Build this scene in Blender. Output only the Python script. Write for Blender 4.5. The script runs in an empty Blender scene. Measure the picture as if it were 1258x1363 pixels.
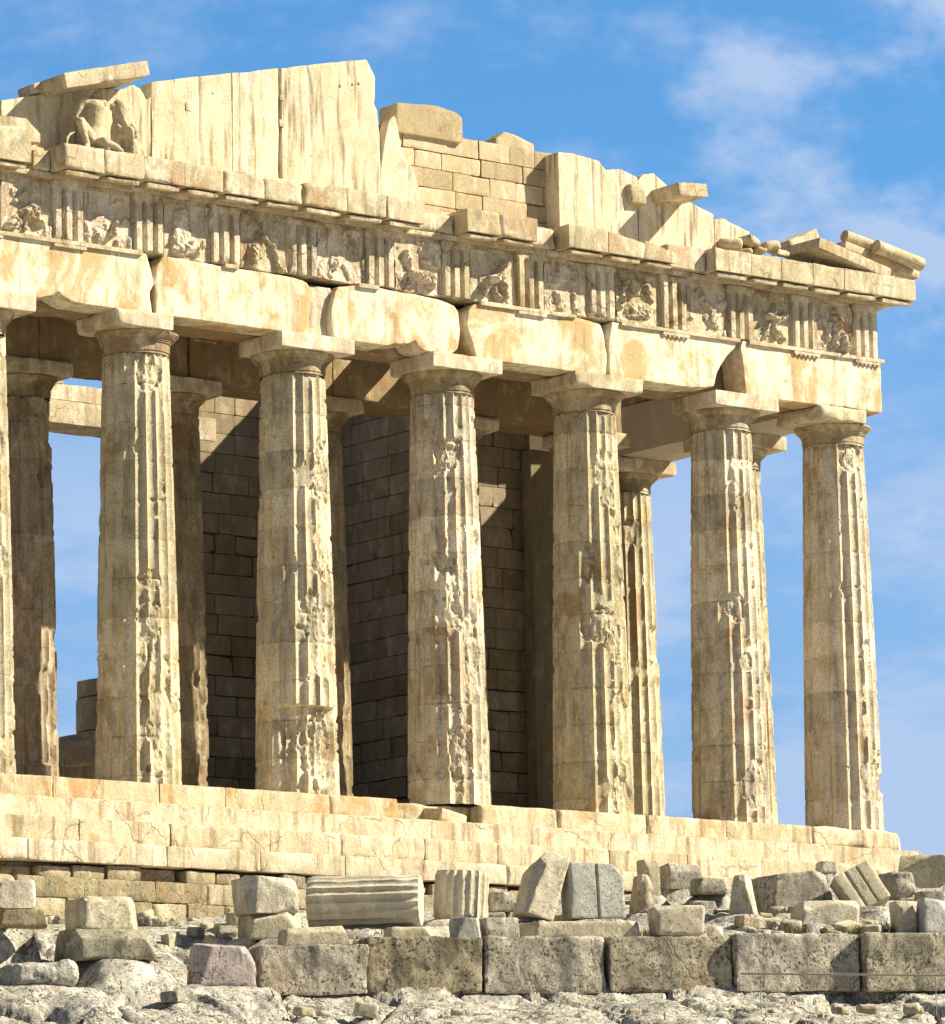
import bpy, math, random
import numpy as np
from mathutils import Matrix, Vector, Euler
R = math.radians
S = bpy.context.scene
COL = S.collection
# ------------------------------------------------------------------ camera, sky, sun, exposure
CP = np.array([-79.7605, -86.9876, -11.7151]); YAW, PIT, ROL, F = 0.665838, 0.167333, -0.018193, 6402.71
_fw = np.array([math.sin(YAW)*math.cos(PIT), math.cos(YAW)*math.cos(PIT), math.sin(PIT)])
_r0 = np.array([math.cos(YAW), -math.sin(YAW), 0.0]); _u0 = np.cross(_r0, _fw)
_rt = _r0*math.cos(ROL)+_u0*math.sin(ROL); _up = -_r0*math.sin(ROL)+_u0*math.cos(ROL)
cd = bpy.data.cameras.new('camera'); cam = bpy.data.objects.new('camera', cd); COL.objects.link(cam)
cam.matrix_world = Matrix(((_rt[0], _up[0], -_fw[0], CP[0]), (_rt[1], _up[1], -_fw[1], CP[1]), (_rt[2], _up[2], -_fw[2], CP[2]), (0, 0, 0, 1)))
cd.sensor_width = 36; cd.sensor_fit = 'AUTO'; cd.lens = 36*F/1363; cd.clip_start = 1; cd.clip_end = 9000
S.camera = cam
SUN_AZ, SUN_ALT = R(51.5), R(38.0)           # azimuth measured from the facade's outward normal (-Y) towards +X
sdir = Vector((math.sin(SUN_AZ)*math.cos(SUN_ALT), -math.cos(SUN_AZ)*math.cos(SUN_ALT), math.sin(SUN_ALT)))
sl = bpy.data.lights.new('sun', 'SUN'); sl.energy = 4.9; sl.angle = R(0.53); sl.color = (1.0, 0.92, 0.70)
so = bpy.data.objects.new('sun', sl); COL.objects.link(so); so.rotation_euler = sdir.to_track_quat('Z', 'Y').to_euler(); so.location = (20, -30, 40)
wd = bpy.data.worlds.new('World'); S.world = wd; wd.use_nodes = True
def build_world():
    nt = wd.node_tree; N = nt.nodes; L = nt.links; N.clear()
    out = N.new('ShaderNodeOutputWorld'); bg = N.new('ShaderNodeBackground'); bg.inputs[1].default_value = 0.075
    sky = N.new('ShaderNodeTexSky'); sky.sky_type = 'NISHITA'; sky.sun_disc = False
    sky.sun_elevation = SUN_ALT; sky.sun_rotation = math.atan2(sdir.x, sdir.y)
    sky.air_density = 1.15; sky.dust_density = 0.25; sky.ozone_density = 2.2
    tc = N.new('ShaderNodeTexCoord'); sep = N.new('ShaderNodeSeparateXYZ'); L.new(tc.outputs['Generated'], sep.inputs[0])
    def noise(scale, vec, detail, rough, dist=0.0, loc=(0, 0, 0)):
        m = N.new('ShaderNodeMapping'); m.inputs['Scale'].default_value = vec; m.inputs['Location'].default_value = loc
        L.new(tc.outputs['Generated'], m.inputs[0])
        n = N.new('ShaderNodeTexNoise'); n.inputs['Scale'].default_value = scale; n.inputs['Detail'].default_value = detail
        n.inputs['Roughness'].default_value = rough; n.inputs['Distortion'].default_value = dist
        L.new(m.outputs[0], n.inputs['Vector']); return n.outputs[0]
    def mr(v, a, b, c=0.0, d=1.0):
        m = N.new('ShaderNodeMapRange'); m.interpolation_type = 'SMOOTHSTEP'
        L.new(v, m.inputs[0])
        for i, x in enumerate((a, b, c, d)): m.inputs[1+i].default_value = x
        return m.outputs[0]
    def ma(op, a, b):
        m = N.new('ShaderNodeMath'); m.operation = op
        for i, x in enumerate((a, b)):
            if isinstance(x, (int, float)): m.inputs[i].default_value = x
            else: L.new(x, m.inputs[i])
        return m.outputs[0]
    z = sep.outputs[2]
    n1 = noise(10, (1, 1, 2.0), 6, 0.55, 0.15, (1.2, 14.1, 3.4)); n2 = noise(55, (1, 1, 1.5), 6, 0.62, 0.2, (1.3, 0, 0))
    mix = ma('ADD', ma('MULTIPLY', n1, 0.8), ma('MULTIPLY', n2, 0.2))
    fr = N.new('ShaderNodeVectorMath'); fr.operation = 'DOT_PRODUCT'; L.new(tc.outputs['Generated'], fr.inputs[0]); fr.inputs[1].default_value = (math.sin(YAW), math.cos(YAW), 0)
    bank = mr(fr.outputs['Value'], 0.75, 0.93)      # the bank of haze and cloud stands behind the temple only
    low = ma('MULTIPLY', mr(z, 0.225, 0.15), bank)                       # thin haze and cloud towards the horizon
    cl = ma('MULTIPLY', mr(mix, 0.48, 0.64), ma('ADD', 0.35, ma('MULTIPLY', mr(fr.outputs['Value'], 0.75, 0.93), 0.65)))
    # a bank of thin cloud in the lower right of the view
    a = N.new('ShaderNodeVectorMath'); a.operation = 'DOT_PRODUCT'; L.new(tc.outputs['Generated'], a.inputs[0]); a.inputs[1].default_value = tuple(_r0)
    right = mr(a.outputs['Value'], -0.07, 0.10)
    m1 = ma('MULTIPLY', cl, ma('ADD', 0.55, ma('MULTIPLY', right, 0.6)))
    n3 = noise(11, (1, 1, 2.8), 7, 0.6, 0.2, (0.2, 0.9, 0.3))
    st = ma('MULTIPLY', mr(n3, 0.36, 0.54), ma('MULTIPLY', low, 0.62))
    m2 = ma('MAXIMUM', m1, ma('ADD', st, ma('MULTIPLY', low, 0.30)))
    high = mr(z, 0.34, 0.60, 0, 0.25)                  # warm veil added above the view, unseen, to warm the fill light
    m3 = ma('MINIMUM', ma('MAXIMUM', m2, high), 0.9)
    tint = N.new('ShaderNodeMix'); tint.data_type = 'RGBA'; tint.blend_type = 'MULTIPLY'; tint.inputs[0].default_value = 1
    L.new(sky.outputs[0], tint.inputs[6]); tc2 = N.new('ShaderNodeMix'); tc2.data_type = 'RGBA'; L.new(mr(z, 0.05, 0.26), tc2.inputs[0])
    tc2.inputs[6].default_value = (0.30, 0.56, 0.96, 1); tc2.inputs[7].default_value = (0.42, 0.80, 1.12, 1); L.new(tc2.outputs[2], tint.inputs[7])
    mx = N.new('ShaderNodeMix'); mx.data_type = 'RGBA'; L.new(m3, mx.inputs[0]); L.new(tint.outputs[2], mx.inputs[6])
    cc = N.new('ShaderNodeMix'); cc.data_type = 'RGBA'; L.new(mr(z, 0.28, 0.5), cc.inputs[0])
    cc.inputs[6].default_value = (3.4, 4.4, 6.2, 1); cc.inputs[7].default_value = (5.2, 4.7, 3.9, 1)
    L.new(cc.outputs[2], mx.inputs[7])
    dk = N.new('ShaderNodeVectorMath'); dk.operation = 'SCALE'; L.new(mx.outputs[2], dk.inputs[0]); L.new(mr(fr.outputs['Value'], 0.55, 0.93, 0.40, 1.0), dk.inputs['Scale']); L.new(dk.outputs[0], bg.inputs[0]); L.new(bg.outputs[0], out.inputs[0])  # sky dimmed away from the view to weaken the fill light
build_world()
S.view_settings.view_transform = 'Standard'; S.view_settings.look = 'None'; S.view_settings.gamma = 1
S.view_settings.exposure = 0.92
S.cycles.max_bounces = 4; S.cycles.diffuse_bounces = 2; S.cycles.glossy_bounces = 1
# ------------------------------------------------------------------ placing helpers (photograph pixel -> world point)
def at(px, py, Y=None, d=None):
    v = _fw+_rt*(px-629)/F-_up*(py-681.5)/F
    t = (Y-CP[1])/v[1] if Y is not None else d/math.hypot(v[0], v[1])
    return CP+v*t
def XA(px, z, Y):                                   # X on the vertical plane Y at height z under photo column px
    n = _rt*F-(px-629)*_fw; q = np.array([0, Y, z])-CP
    return (CP[0]*0-(n@q)/n[0]) if False else -(n[1]*(Y-CP[1])+n[2]*(z-CP[2]))/n[0]+CP[0]
# ------------------------------------------------------------------ noise
def _h(ix, iy, iz, s):
    n = (ix.astype(np.int64)*374761393+iy.astype(np.int64)*668265263+iz.astype(np.int64)*2147483647+np.int64(s)*1274126177) & 0xffffffff
    n = ((n ^ (n >> 13))*1274126177) & 0xffffffff
    n = ((n ^ (n >> 16))*2246822519) & 0xffffffff
    return ((n ^ (n >> 15)) & 0xffffff)/float(0xffffff)
def vn(P, s=0):
    P = np.asarray(P, float); i = np.floor(P); f = P-i; f = f*f*(3-2*f); i = i.astype(np.int64); o = 0
    for dx in (0, 1):
        for dy in (0, 1):
            for dz in (0, 1):
                w = (f[:, 0] if dx else 1-f[:, 0])*(f[:, 1] if dy else 1-f[:, 1])*(f[:, 2] if dz else 1-f[:, 2])
                o = o+w*_h(i[:, 0]+dx, i[:, 1]+dy, i[:, 2]+dz, s)
    return o*2-1
def fbm(P, o=4, s=0, g=0.5):
    P = np.asarray(P, float); a = 1; t = 0; n = 0
    for k in range(o):
        t = t+a*vn(P*(2.03**k)+k*17.3, s+k); n += a; a *= g
    return t/n
def cells(x, y, s=0):
    """F1, F2 and the cell's random number, 2-D"""
    ix, iy = np.floor(x).astype(np.int64), np.floor(y).astype(np.int64)
    f1 = np.full(x.shape, 9.0); f2 = f1.copy(); c = np.zeros(x.shape)
    for a in (-1, 0, 1):
        for b in (-1, 0, 1):
            jx, jy = ix+a, iy+b; z = jx*0
            px = jx+_h(jx, jy, z, s); py = jy+_h(jx, jy, z+1, s)
            d = np.hypot(px-x, py-y); r = _h(jx, jy, z+2, s)
            m = d < f1
            f2 = np.where(m, f1, np.minimum(f2, d)); c = np.where(m, r, c); f1 = np.where(m, d, f1)
    return f1, f2, c
def smooth(a, b, x):
    t = np.clip((x-a)/(b-a), 0, 1); return t*t*(3-2*t)
# ------------------------------------------------------------------ mesh builder
class MB:
    def __init__(s): s.v = []; s.q = []; s.n = 0; s.t = []
    def add(s, V, Q, T=None):
        s.v.append(np.asarray(V, float)); s.q.append(np.asarray(Q, int).reshape(-1, 4)+s.n)
        if T is not None and len(T): s.t.append(np.asarray(T, int).reshape(-1, 3)+s.n)
        s.n += len(V); return s
    def build(s, name, mat, parent=None, loc=(0, 0, 0), rot=None, angle=40):
        V = np.concatenate(s.v); Q = np.concatenate(s.q); T = np.concatenate(s.t) if s.t else np.zeros((0, 3), int)
        me = bpy.data.meshes.new(name); me.vertices.add(len(V)); me.vertices.foreach_set('co', V.ravel())
        nl = len(Q)*4+len(T)*3; me.loops.add(nl); me.loops.foreach_set('vertex_index', np.concatenate([Q.ravel(), T.ravel()]).astype(np.int32))
        me.polygons.add(len(Q)+len(T))
        me.polygons.foreach_set('loop_start', np.concatenate([np.arange(len(Q))*4, len(Q)*4+np.arange(len(T))*3]).astype(np.int32))
        me.update(calc_edges=True); me.validate()
        me.polygons.foreach_set('use_smooth', np.ones(len(me.polygons), bool))
        if angle is not None: me.set_sharp_from_angle(angle=R(angle))
        me.materials.append(mat); me.update()
        o = bpy.data.objects.new(name, me); COL.objects.link(o); o.location = loc
        if rot is not None: o.rotation_euler = rot
        if parent: o.parent = parent
        return o
def lattice(nx, ny, nz):
    I = np.full((nx+1, ny+1, nz+1), -1, int)
    m = np.zeros(I.shape, bool); m[0] = m[-1] = True; m[:, 0] = m[:, -1] = True; m[:, :, 0] = m[:, :, -1] = True
    I[m] = np.arange(m.sum()); P = np.argwhere(m)/np.array([nx, ny, nz])
    Q = []
    def f(A, flip):
        a, b, c, d = A[:-1, :-1], A[1:, :-1], A[1:, 1:], A[:-1, 1:]
        q = np.stack([a, b, c, d], -1).reshape(-1, 4); Q.append(q[:, ::-1] if flip else q)
    f(I[:, :, 0], True); f(I[:, :, -1], False); f(I[:, 0, :], False); f(I[:, -1, :], True); f(I[0], True); f(I[-1], False)
    return P, np.concatenate(Q)
_lc = {}
def boxgrid(size, seg, cap=90):
    n = tuple(int(min(cap, max(2, round(a/seg)))) for a in size)
    if n not in _lc: _lc[n] = lattice(*n)
    return _lc[n]
def stone_pts(size, seg, r0, chip, rough, seed, rf=1.3, ff=2.2, cap=90):
    P, Q = boxgrid(size, seg, cap); h = np.array(size)/2.0; p = (P-0.5)*2*h
    sd = np.array([seed*7.31, seed*3.17, seed*5.77])
    k = fbm(p*rf+sd, 3, 11)
    r = r0+chip*np.clip(k*1.6+0.05, 0, 1)**1.3+r0*0.8*fbm(p*6+sd, 2, 5)
    r = np.clip(r, 0.004, h.min()*0.95)[:, None]
    q = np.clip(p, -(h-r), h-r); v = p-q; n = np.linalg.norm(v, axis=1, keepdims=True)+1e-9; d = v/n
    p = q+d*r
    a = rough*fbm(p*ff+sd, 5, 3, 0.55)+rough*0.5*np.minimum(0, fbm(p*ff*3+sd, 3, 8)+0.15)
    return p+d*a[:, None], Q, h
def stone(size, seg=0.08, r0=0.02, chip=0.06, rough=0.015, seed=0, loc=(0, 0, 0), rot=None, post=None, **kw):
    p, Q, h = stone_pts(size, seg, r0, chip, rough, seed, **kw)
    if post: p = post(p, h)
    if rot is not None: p = p@np.array(Euler(rot).to_matrix()).T
    return p+np.array(loc), Q
def ev(f, t):
    if isinstance(f, (int, float, np.floating)): return np.full(t.shape, float(f))
    f = sorted(f); return np.interp(t, [a for a, b in f], [b for a, b in f])
def pstone(L, Rr, B, T, Y0, Y1, seg=0.08, r0=0.02, chip=0.06, rough=0.015, seed=0, jag=0.0, post=None, **kw):
    """block whose left/right edges vary with height and bottom/top edges vary along its length"""
    t = np.linspace(0, 1, 21)
    sx = float(np.mean(ev(Rr, t))-np.mean(ev(L, t))); sz = float(np.mean(ev(T, t))-np.mean(ev(B, t)))
    p, Q, h = stone_pts((sx, Y1-Y0, sz), seg, r0, chip, rough, seed, **kw)
    if post: p = post(p, h)
    u = (p[:, 0]+h[0])/(2*h[0]); v = (p[:, 2]+h[2])/(2*h[2]); uc = np.clip(u, 0, 1); vc = np.clip(v, 0, 1)
    jl = jag*fbm(np.stack([vc*sz*2.5, vc*0+seed, p[:, 1]*1.2], 1), 3, 21); jr = jag*fbm(np.stack([vc*sz*2.5, vc*0+seed+9, p[:, 1]*1.2], 1), 3, 22)
    jt = jag*fbm(np.stack([uc*sx*2.5, uc*0+seed+4, p[:, 1]*1.2], 1), 3, 23)
    l = ev(L, vc)+jl; r = ev(Rr, vc)+jr; b = ev(B, uc); tt = ev(T, uc)+jt
    return np.stack([l+(r-l)*u, (Y0+Y1)/2+p[:, 1], b+(tt-b)*v], 1), Q
def tag(o, label=None, cat=None, group=None, kind=None):
    if label: o['label'] = label
    if cat: o['category'] = cat
    if group: o['group'] = group
    if kind: o['kind'] = kind
    return o
def empty(name, loc=(0, 0, 0)):
    o = bpy.data.objects.new(name, None); COL.objects.link(o); o.location = loc; o.empty_display_size = 0.3; return o
# ------------------------------------------------------------------ materials
def marble(name, base, light, stain, grey, stain_amt=0.5, light_amt=0.5, grey_amt=0.4, streak=0.3, crack=0.3, bump=0.4, fine=0.3, drums=0.0, sc=1.0, rough=0.85, pits=0.0, tintv=0.12, island=0.0):
    base, light, stain, grey = ((c[0], c[1]*0.98, c[2]*1.03) for c in (base, light, stain, grey))
    m = bpy.data.materials.new(name); m.use_nodes = True; nt = m.node_tree; N = nt.nodes; L = nt.links; N.clear()
    out = N.new('ShaderNodeOutputMaterial'); bs = N.new('ShaderNodeBsdfPrincipled'); L.new(bs.outputs[0], out.inputs[0])
    bs.inputs['Roughness'].default_value = rough; bs.inputs['Specular IOR Level'].default_value = 0.25
    geo = N.new('ShaderNodeNewGeometry'); oi = N.new('ShaderNodeObjectInfo')
    off = N.new('ShaderNodeVectorMath'); off.operation = 'MULTIPLY_ADD'; L.new(oi.outputs['Random'], off.inputs[0]); off.inputs[1].default_value = (31, 17, 11); L.new(geo.outputs['Position'], off.inputs[2])
    def tex(scale, st=(1, 1, 1), det=5, ro=0.55, dist=0.0, typ='N'):
        mp = N.new('ShaderNodeMapping'); mp.inputs['Scale'].default_value = st; L.new(off.outputs[0], mp.inputs[0])
        if typ == 'N':
            n = N.new('ShaderNodeTexNoise'); n.inputs['Detail'].default_value = det; n.inputs['Roughness'].default_value = ro; n.inputs['Distortion'].default_value = dist
        else:
            n = N.new('ShaderNodeTexVoronoi'); n.feature = 'DISTANCE_TO_EDGE' if typ == 'E' else 'F1'
        n.inputs['Scale'].default_value = scale*sc
        if typ == 'E':
            d = N.new('ShaderNodeTexNoise'); d.inputs['Scale'].default_value = 2.2; d.inputs['Detail'].default_value = 5; L.new(mp.outputs[0], d.inputs['Vector'])
            mm = N.new('ShaderNodeVectorMath'); mm.operation = 'MULTIPLY_ADD'; L.new(d.outputs['Color'], mm.inputs[0]); mm.inputs[1].default_value = (0.7, 0.7, 0.7); L.new(mp.outputs[0], mm.inputs[2])
            L.new(mm.outputs[0], n.inputs['Vector'])
        else: L.new(mp.outputs[0], n.inputs['Vector'])
        return n.outputs[0]
    def mr(v, a, b, c=0.0, d=1.0):
        k = N.new('ShaderNodeMapRange'); k.interpolation_type = 'SMOOTHSTEP'; L.new(v, k.inputs[0])
        for i, x in enumerate((a, b, c, d)): k.inputs[1+i].default_value = x
        return k.outputs[0]
    def ma(op, a, b=0.0):
        k = N.new('ShaderNodeMath'); k.operation = op
        for i, x in enumerate((a, b)):
            if isinstance(x, (int, float)): k.inputs[i].default_value = x
            else: L.new(x, k.inputs[i])
        return k.outputs[0]
    def mix(f, a, b, mode='MIX'):
        k = N.new('ShaderNodeMix'); k.data_type = 'RGBA'; k.blend_type = mode
        if isinstance(f, (int, float)): k.inputs[0].default_value = f
        else: L.new(f, k.inputs[0])
        for i, x in ((6, a), (7, b)):
            if isinstance(x, tuple): k.inputs[i].default_value = (*x[:3], 1)
            else: L.new(x, k.inputs[i])
        return k.outputs[2]
    big = tex(0.85, (1, 1, 0.75), 6, 0.62, 0.5); mid = tex(2.6, (1, 1, 0.6), 6, 0.66, 0.3)
    c = mix(mr(mid, 0.62-0.3*light_amt, 0.72-0.2*light_amt), base, light)
    sm = ma('MULTIPLY', mr(big, 0.68-0.28*stain_amt, 0.74-0.22*stain_amt), mr(mid, 0.28, 0.5))
    c = mix(ma('MULTIPLY', sm, 0.35+0.6*stain_amt), c, stain)
    g = tex(1.7, (1, 1, 0.5), 6, 0.7, 0.2)
    c = mix(ma('MULTIPLY', mr(g, 0.64-0.25*grey_amt, 0.76-0.2*grey_amt), 0.3+0.6*grey_amt), c, grey)
    if streak:
        s = tex(5.0, (1, 1, 0.09), 6, 0.6, 0.15)
        c = mix(ma('MULTIPLY', mr(s, 0.5, 0.68), streak), c, tuple(x*0.45 for x in stain))
    if drums:
        sp = N.new('ShaderNodeSeparateXYZ'); L.new(geo.outputs['Position'], sp.inputs[0])
        at_ = N.new('ShaderNodeAttribute'); at_.attribute_type = 'OBJECT'; at_.attribute_name = 'phase'; zq = ma('ADD', ma('DIVIDE', sp.outputs[2], 0.873), at_.outputs['Fac'])
        fl = ma('FLOOR', zq); wn = N.new('ShaderNodeTexWhiteNoise'); wn.noise_dimensions = '2D'
        cb = N.new('ShaderNodeCombineXYZ'); L.new(fl, cb.inputs[0]); L.new(oi.outputs['Random'], cb.inputs[1]); L.new(cb.outputs[0], wn.inputs['Vector'])
        jf = ma('ABSOLUTE', ma('SUBTRACT', ma('FRACT', ma('ADD', zq, 0.5)), 0.5))
        jm = ma('MULTIPLY', mr(jf, 0.006, 0.014, 1, 0), mr(g, 0.46, 0.58))
        c = mix(ma('MULTIPLY', jm, 0.5), c, tuple(x*0.2 for x in stain))
        v = mr(wn.outputs['Value'], 0, 1, 1-drums, 1+drums*0.5)
        cv = N.new('ShaderNodeCombineColor'); [L.new(v, cv.inputs[i]) for i in range(3)]
        c = mix(1.0, c, cv.outputs[0], 'MULTIPLY')
    if tintv:
        v = mr(oi.outputs['Random'], 0, 1, 1-tintv, 1+tintv*0.6)
        cv = N.new('ShaderNodeCombineColor'); L.new(v, cv.inputs[0]); L.new(v, cv.inputs[1]); L.new(ma('POWER', v, 1.6), cv.inputs[2])
        c = mix(1.0, c, cv.outputs[0], 'MULTIPLY')
    if island:
        v = mr(geo.outputs['Random Per Island'], 0, 1, 1-island, 1+island*0.5)
        cv = N.new('ShaderNodeCombineColor'); L.new(v, cv.inputs[0]); L.new(v, cv.inputs[1]); L.new(ma('POWER', v, 1.4), cv.inputs[2])
        c = mix(1.0, c, cv.outputs[0], 'MULTIPLY')
    fn = tex(24, (1, 1, 1), 5, 0.75)
    v = mr(fn, 0.25, 0.75, 1-fine, 1+fine*0.55)
    cv = N.new('ShaderNodeCombineColor'); [L.new(v, cv.inputs[i]) for i in range(3)]
    c = mix(1.0, c, cv.outputs[0], 'MULTIPLY')
    hgt = ma('ADD', ma('MULTIPLY', mid, 0.5), ma('MULTIPLY', fn, 0.18))
    if crack:
        e = tex(0.55, (1, 1, 0.8), typ='E'); ck = mr(e, 0.0, 0.016, 1, 0)
        brk = mr(tex(1.3, det=3), 0.42, 0.56)
        ck = ma('MULTIPLY', ck, brk)
        c = mix(ma('MULTIPLY', ck, crack), c, tuple(x*0.28 for x in stain))
        hgt = ma('SUBTRACT', hgt, ma('MULTIPLY', ck, 0.35*crack))
    if pits:
        pv = tex(15.0, det=5, ro=0.6); pn = tex(2.4, det=4); pk = ma('MULTIPLY', mr(pv, 0.54, 0.62), mr(pn, 0.40, 0.58))
        c = mix(ma('MULTIPLY', pk, pits), c, tuple(x*0.4 for x in grey)); hgt = ma('SUBTRACT', hgt, ma('MULTIPLY', pk, 0.3))
    bp = N.new('ShaderNodeBump'); bp.inputs['Strength'].default_value = bump; bp.inputs['Distance'].default_value = 0.12; L.new(hgt, bp.inputs['Height']); L.new(bp.outputs[0], bs.inputs['Normal'])
    L.new(c, bs.inputs['Base Color']); return m
CREAM = (0.66, 0.55, 0.345); PALE = (0.80, 0.72, 0.52); RUST = (0.50, 0.29, 0.115); GREY = (0.33, 0.30, 0.22)
M = {}
M['shaft'] = marble('weathered_shaft_marble', CREAM, PALE, RUST, GREY, 0.45, 0.8, 0.5, 0.5, 0.25, 0.8, 0.4, drums=0.22)
M['inner_shaft'] = marble('shaded_shaft_marble', (0.50, 0.40, 0.25), (0.64, 0.54, 0.37), (0.38, 0.22, 0.10), (0.22, 0.19, 0.13), 0.5, 0.5, 0.6, 0.5, 0.25, 0.7, 0.4, drums=0.2)  # darker copy of the shaft marble, porch shade put into its colour
M['abacus'] = marble('abacus_marble', (0.60, 0.51, 0.34), (0.80, 0.73, 0.54), (0.42, 0.27, 0.12), (0.25, 0.22, 0.15), 0.5, 0.65, 0.4, 0.25, 0.2, 0.5, 0.3)
M['capital'] = marble('shade_darkened_capital_marble', (0.46, 0.37, 0.22), (0.66, 0.58, 0.40), (0.26, 0.17, 0.08), (0.17, 0.14, 0.09), 0.7, 0.5, 0.6, 0.2, 0.2, 0.5, 0.3)  # stain, plus the shade under the abacus put into the colour
M['arch'] = marble('architrave_marble', (0.66, 0.55, 0.35), (0.86, 0.80, 0.58), (0.53, 0.315, 0.10), GREY, 0.70, 0.85, 0.3, 0.4, 0.2, 0.35, 0.22, tintv=0.05)
M['tymp'] = marble('tympanum_marble', (0.68, 0.585, 0.39), (0.79, 0.71, 0.50), (0.56, 0.40, 0.21), GREY, 0.35, 0.7, 0.3, 0.85, 0.15, 0.4, 0.28, tintv=0.05)
M['cornice'] = marble('cornice_marble', (0.60, 0.50, 0.32), (0.78, 0.70, 0.50), (0.44, 0.27, 0.12), (0.28, 0.25, 0.18), 0.5, 0.5, 0.45, 0.45, 0.4, 0.6, 0.35)
M['frieze'] = marble('frieze_marble', (0.62, 0.52, 0.35), (0.80, 0.72, 0.53), (0.36, 0.20, 0.09), (0.22, 0.20, 0.15), 0.5, 0.65, 0.42, 0.4, 0.5, 0.7, 0.4)
M['brickish'] = marble('backing_limestone', (0.66, 0.53, 0.35), (0.76, 0.64, 0.46), (0.50, 0.34, 0.17), (0.36, 0.3, 0.2), 0.4, 0.4, 0.25, 0.15, 0.2, 0.5, 0.3, island=0.2)
M['step'] = marble('step_marble', (0.67, 0.57, 0.38), (0.80, 0.72, 0.52), (0.54, 0.30, 0.11), (0.36, 0.31, 0.21), 0.42, 0.6, 0.4, 0.6, 0.4, 0.7, 0.32, island=0.10)
M['step_top'] = marble('stained_stylobate_marble', (0.63, 0.52, 0.33), (0.76, 0.67, 0.46), (0.56, 0.30, 0.10), (0.36, 0.31, 0.21), 0.72, 0.5, 0.3, 0.4, 0.4, 0.7, 0.3, island=0.08)
M['found'] = marble('foundation_limestone', (0.52, 0.44, 0.29), (0.68, 0.60, 0.42), (0.40, 0.28, 0.15), (0.22, 0.2, 0.15), 0.5, 0.4, 0.5, 0.4, 0.3, 0.6, 0.35, pits=0.5, island=0.2)
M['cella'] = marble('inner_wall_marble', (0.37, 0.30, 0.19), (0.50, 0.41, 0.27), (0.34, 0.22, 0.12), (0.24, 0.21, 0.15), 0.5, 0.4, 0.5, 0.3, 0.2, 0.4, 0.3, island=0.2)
M['inner'] = marble('inner_beam_marble', (0.36, 0.27, 0.15), (0.54, 0.42, 0.25), (0.38, 0.22, 0.10), (0.2, 0.17, 0.12), 0.6, 0.4, 0.4, 0.3, 0.2, 0.4, 0.3)
M['smooth'] = marble('smooth_repair_marble', (0.52, 0.46, 0.34), (0.58, 0.52, 0.39), (0.44, 0.33, 0.2), (0.38, 0.33, 0.24), 0.15, 0.4, 0.2, 0.1, 0.0, 0.1, 0.12)
M['white_stone'] = marble('fallen_white_marble', (0.58, 0.52, 0.37), (0.72, 0.67, 0.50), (0.44, 0.35, 0.21), (0.30, 0.28, 0.21), 0.3, 0.5, 0.45, 0.0, 0.2, 0.6, 0.35, pits=0.4)
M['grey_stone'] = marble('fallen_grey_marble', (0.38, 0.35, 0.27), (0.54, 0.50, 0.38), (0.34, 0.27, 0.17), (0.17, 0.16, 0.13), 0.3, 0.5, 0.6, 0.0, 0.3, 0.7, 0.4, pits=0.6)
M['blue_stone'] = marble('fallen_bluish_marble', (0.50, 0.50, 0.46), (0.64, 0.63, 0.56), (0.42, 0.38, 0.29), (0.3, 0.31, 0.31), 0.2, 0.5, 0.4, 0.0, 0.2, 0.5, 0.4, pits=0.5)
M['wall_stone'] = marble('terrace_limestone', (0.48, 0.43, 0.32), (0.66, 0.60, 0.46), (0.38, 0.28, 0.17), (0.14, 0.13, 0.11), 0.4, 0.5, 0.6, 0.15, 0.35, 0.9, 0.5, pits=0.85)
M['wall_dark'] = marble('dark_terrace_limestone', (0.36, 0.31, 0.19), (0.50, 0.44, 0.29), (0.30, 0.2, 0.1), (0.10, 0.09, 0.06), 0.4, 0.4, 0.85, 0.15, 0.35, 0.9, 0.5, pits=0.9)
M['mauve_stone'] = marble('mauve_limestone', (0.42, 0.36, 0.31), (0.52, 0.46, 0.40), (0.32, 0.24, 0.18), (0.2, 0.18, 0.16), 0.3, 0.4, 0.4, 0.0, 0.7, 0.8, 0.35, pits=0.4)
M['ground'] = marble('limestone_ground', (0.50, 0.47, 0.38), (0.68, 0.65, 0.55), (0.42, 0.32, 0.19), (0.19, 0.19, 0.18), 0.35, 0.6, 0.65, 0.0, 0.9, 1.0, 0.6, pits=0.8, tintv=0)
M['statue'] = marble('statue_marble', (0.60, 0.50, 0.34), (0.76, 0.67, 0.48), (0.40, 0.27, 0.15), (0.28, 0.24, 0.17), 0.4, 0.5, 0.5, 0.1, 0.0, 0.5, 0.3)
def plain(name, c, rough=0.5, metal=0.0):
    m = bpy.data.materials.new(name); m.use_nodes = True; b = m.node_tree.nodes['Principled BSDF']
    n = m.node_tree.nodes.new('ShaderNodeTexNoise'); n.inputs['Scale'].default_value = 20; r = m.node_tree.nodes.new('ShaderNodeMix'); r.data_type = 'RGBA'
    r.inputs[6].default_value = (*[x*0.7 for x in c], 1); r.inputs[7].default_value = (*c, 1); m.node_tree.links.new(n.outputs[0], r.inputs[0]); m.node_tree.links.new(r.outputs[2], b.inputs['Base Color'])
    b.inputs['Roughness'].default_value = rough; b.inputs['Metallic'].default_value = metal; return m
M['metal'] = plain('galvanised_rail', (0.5, 0.46, 0.36), 0.5, 0.3); M['grass'] = plain('dry_grass_blades', (0.16, 0.15, 0.05), 0.9)
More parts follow.
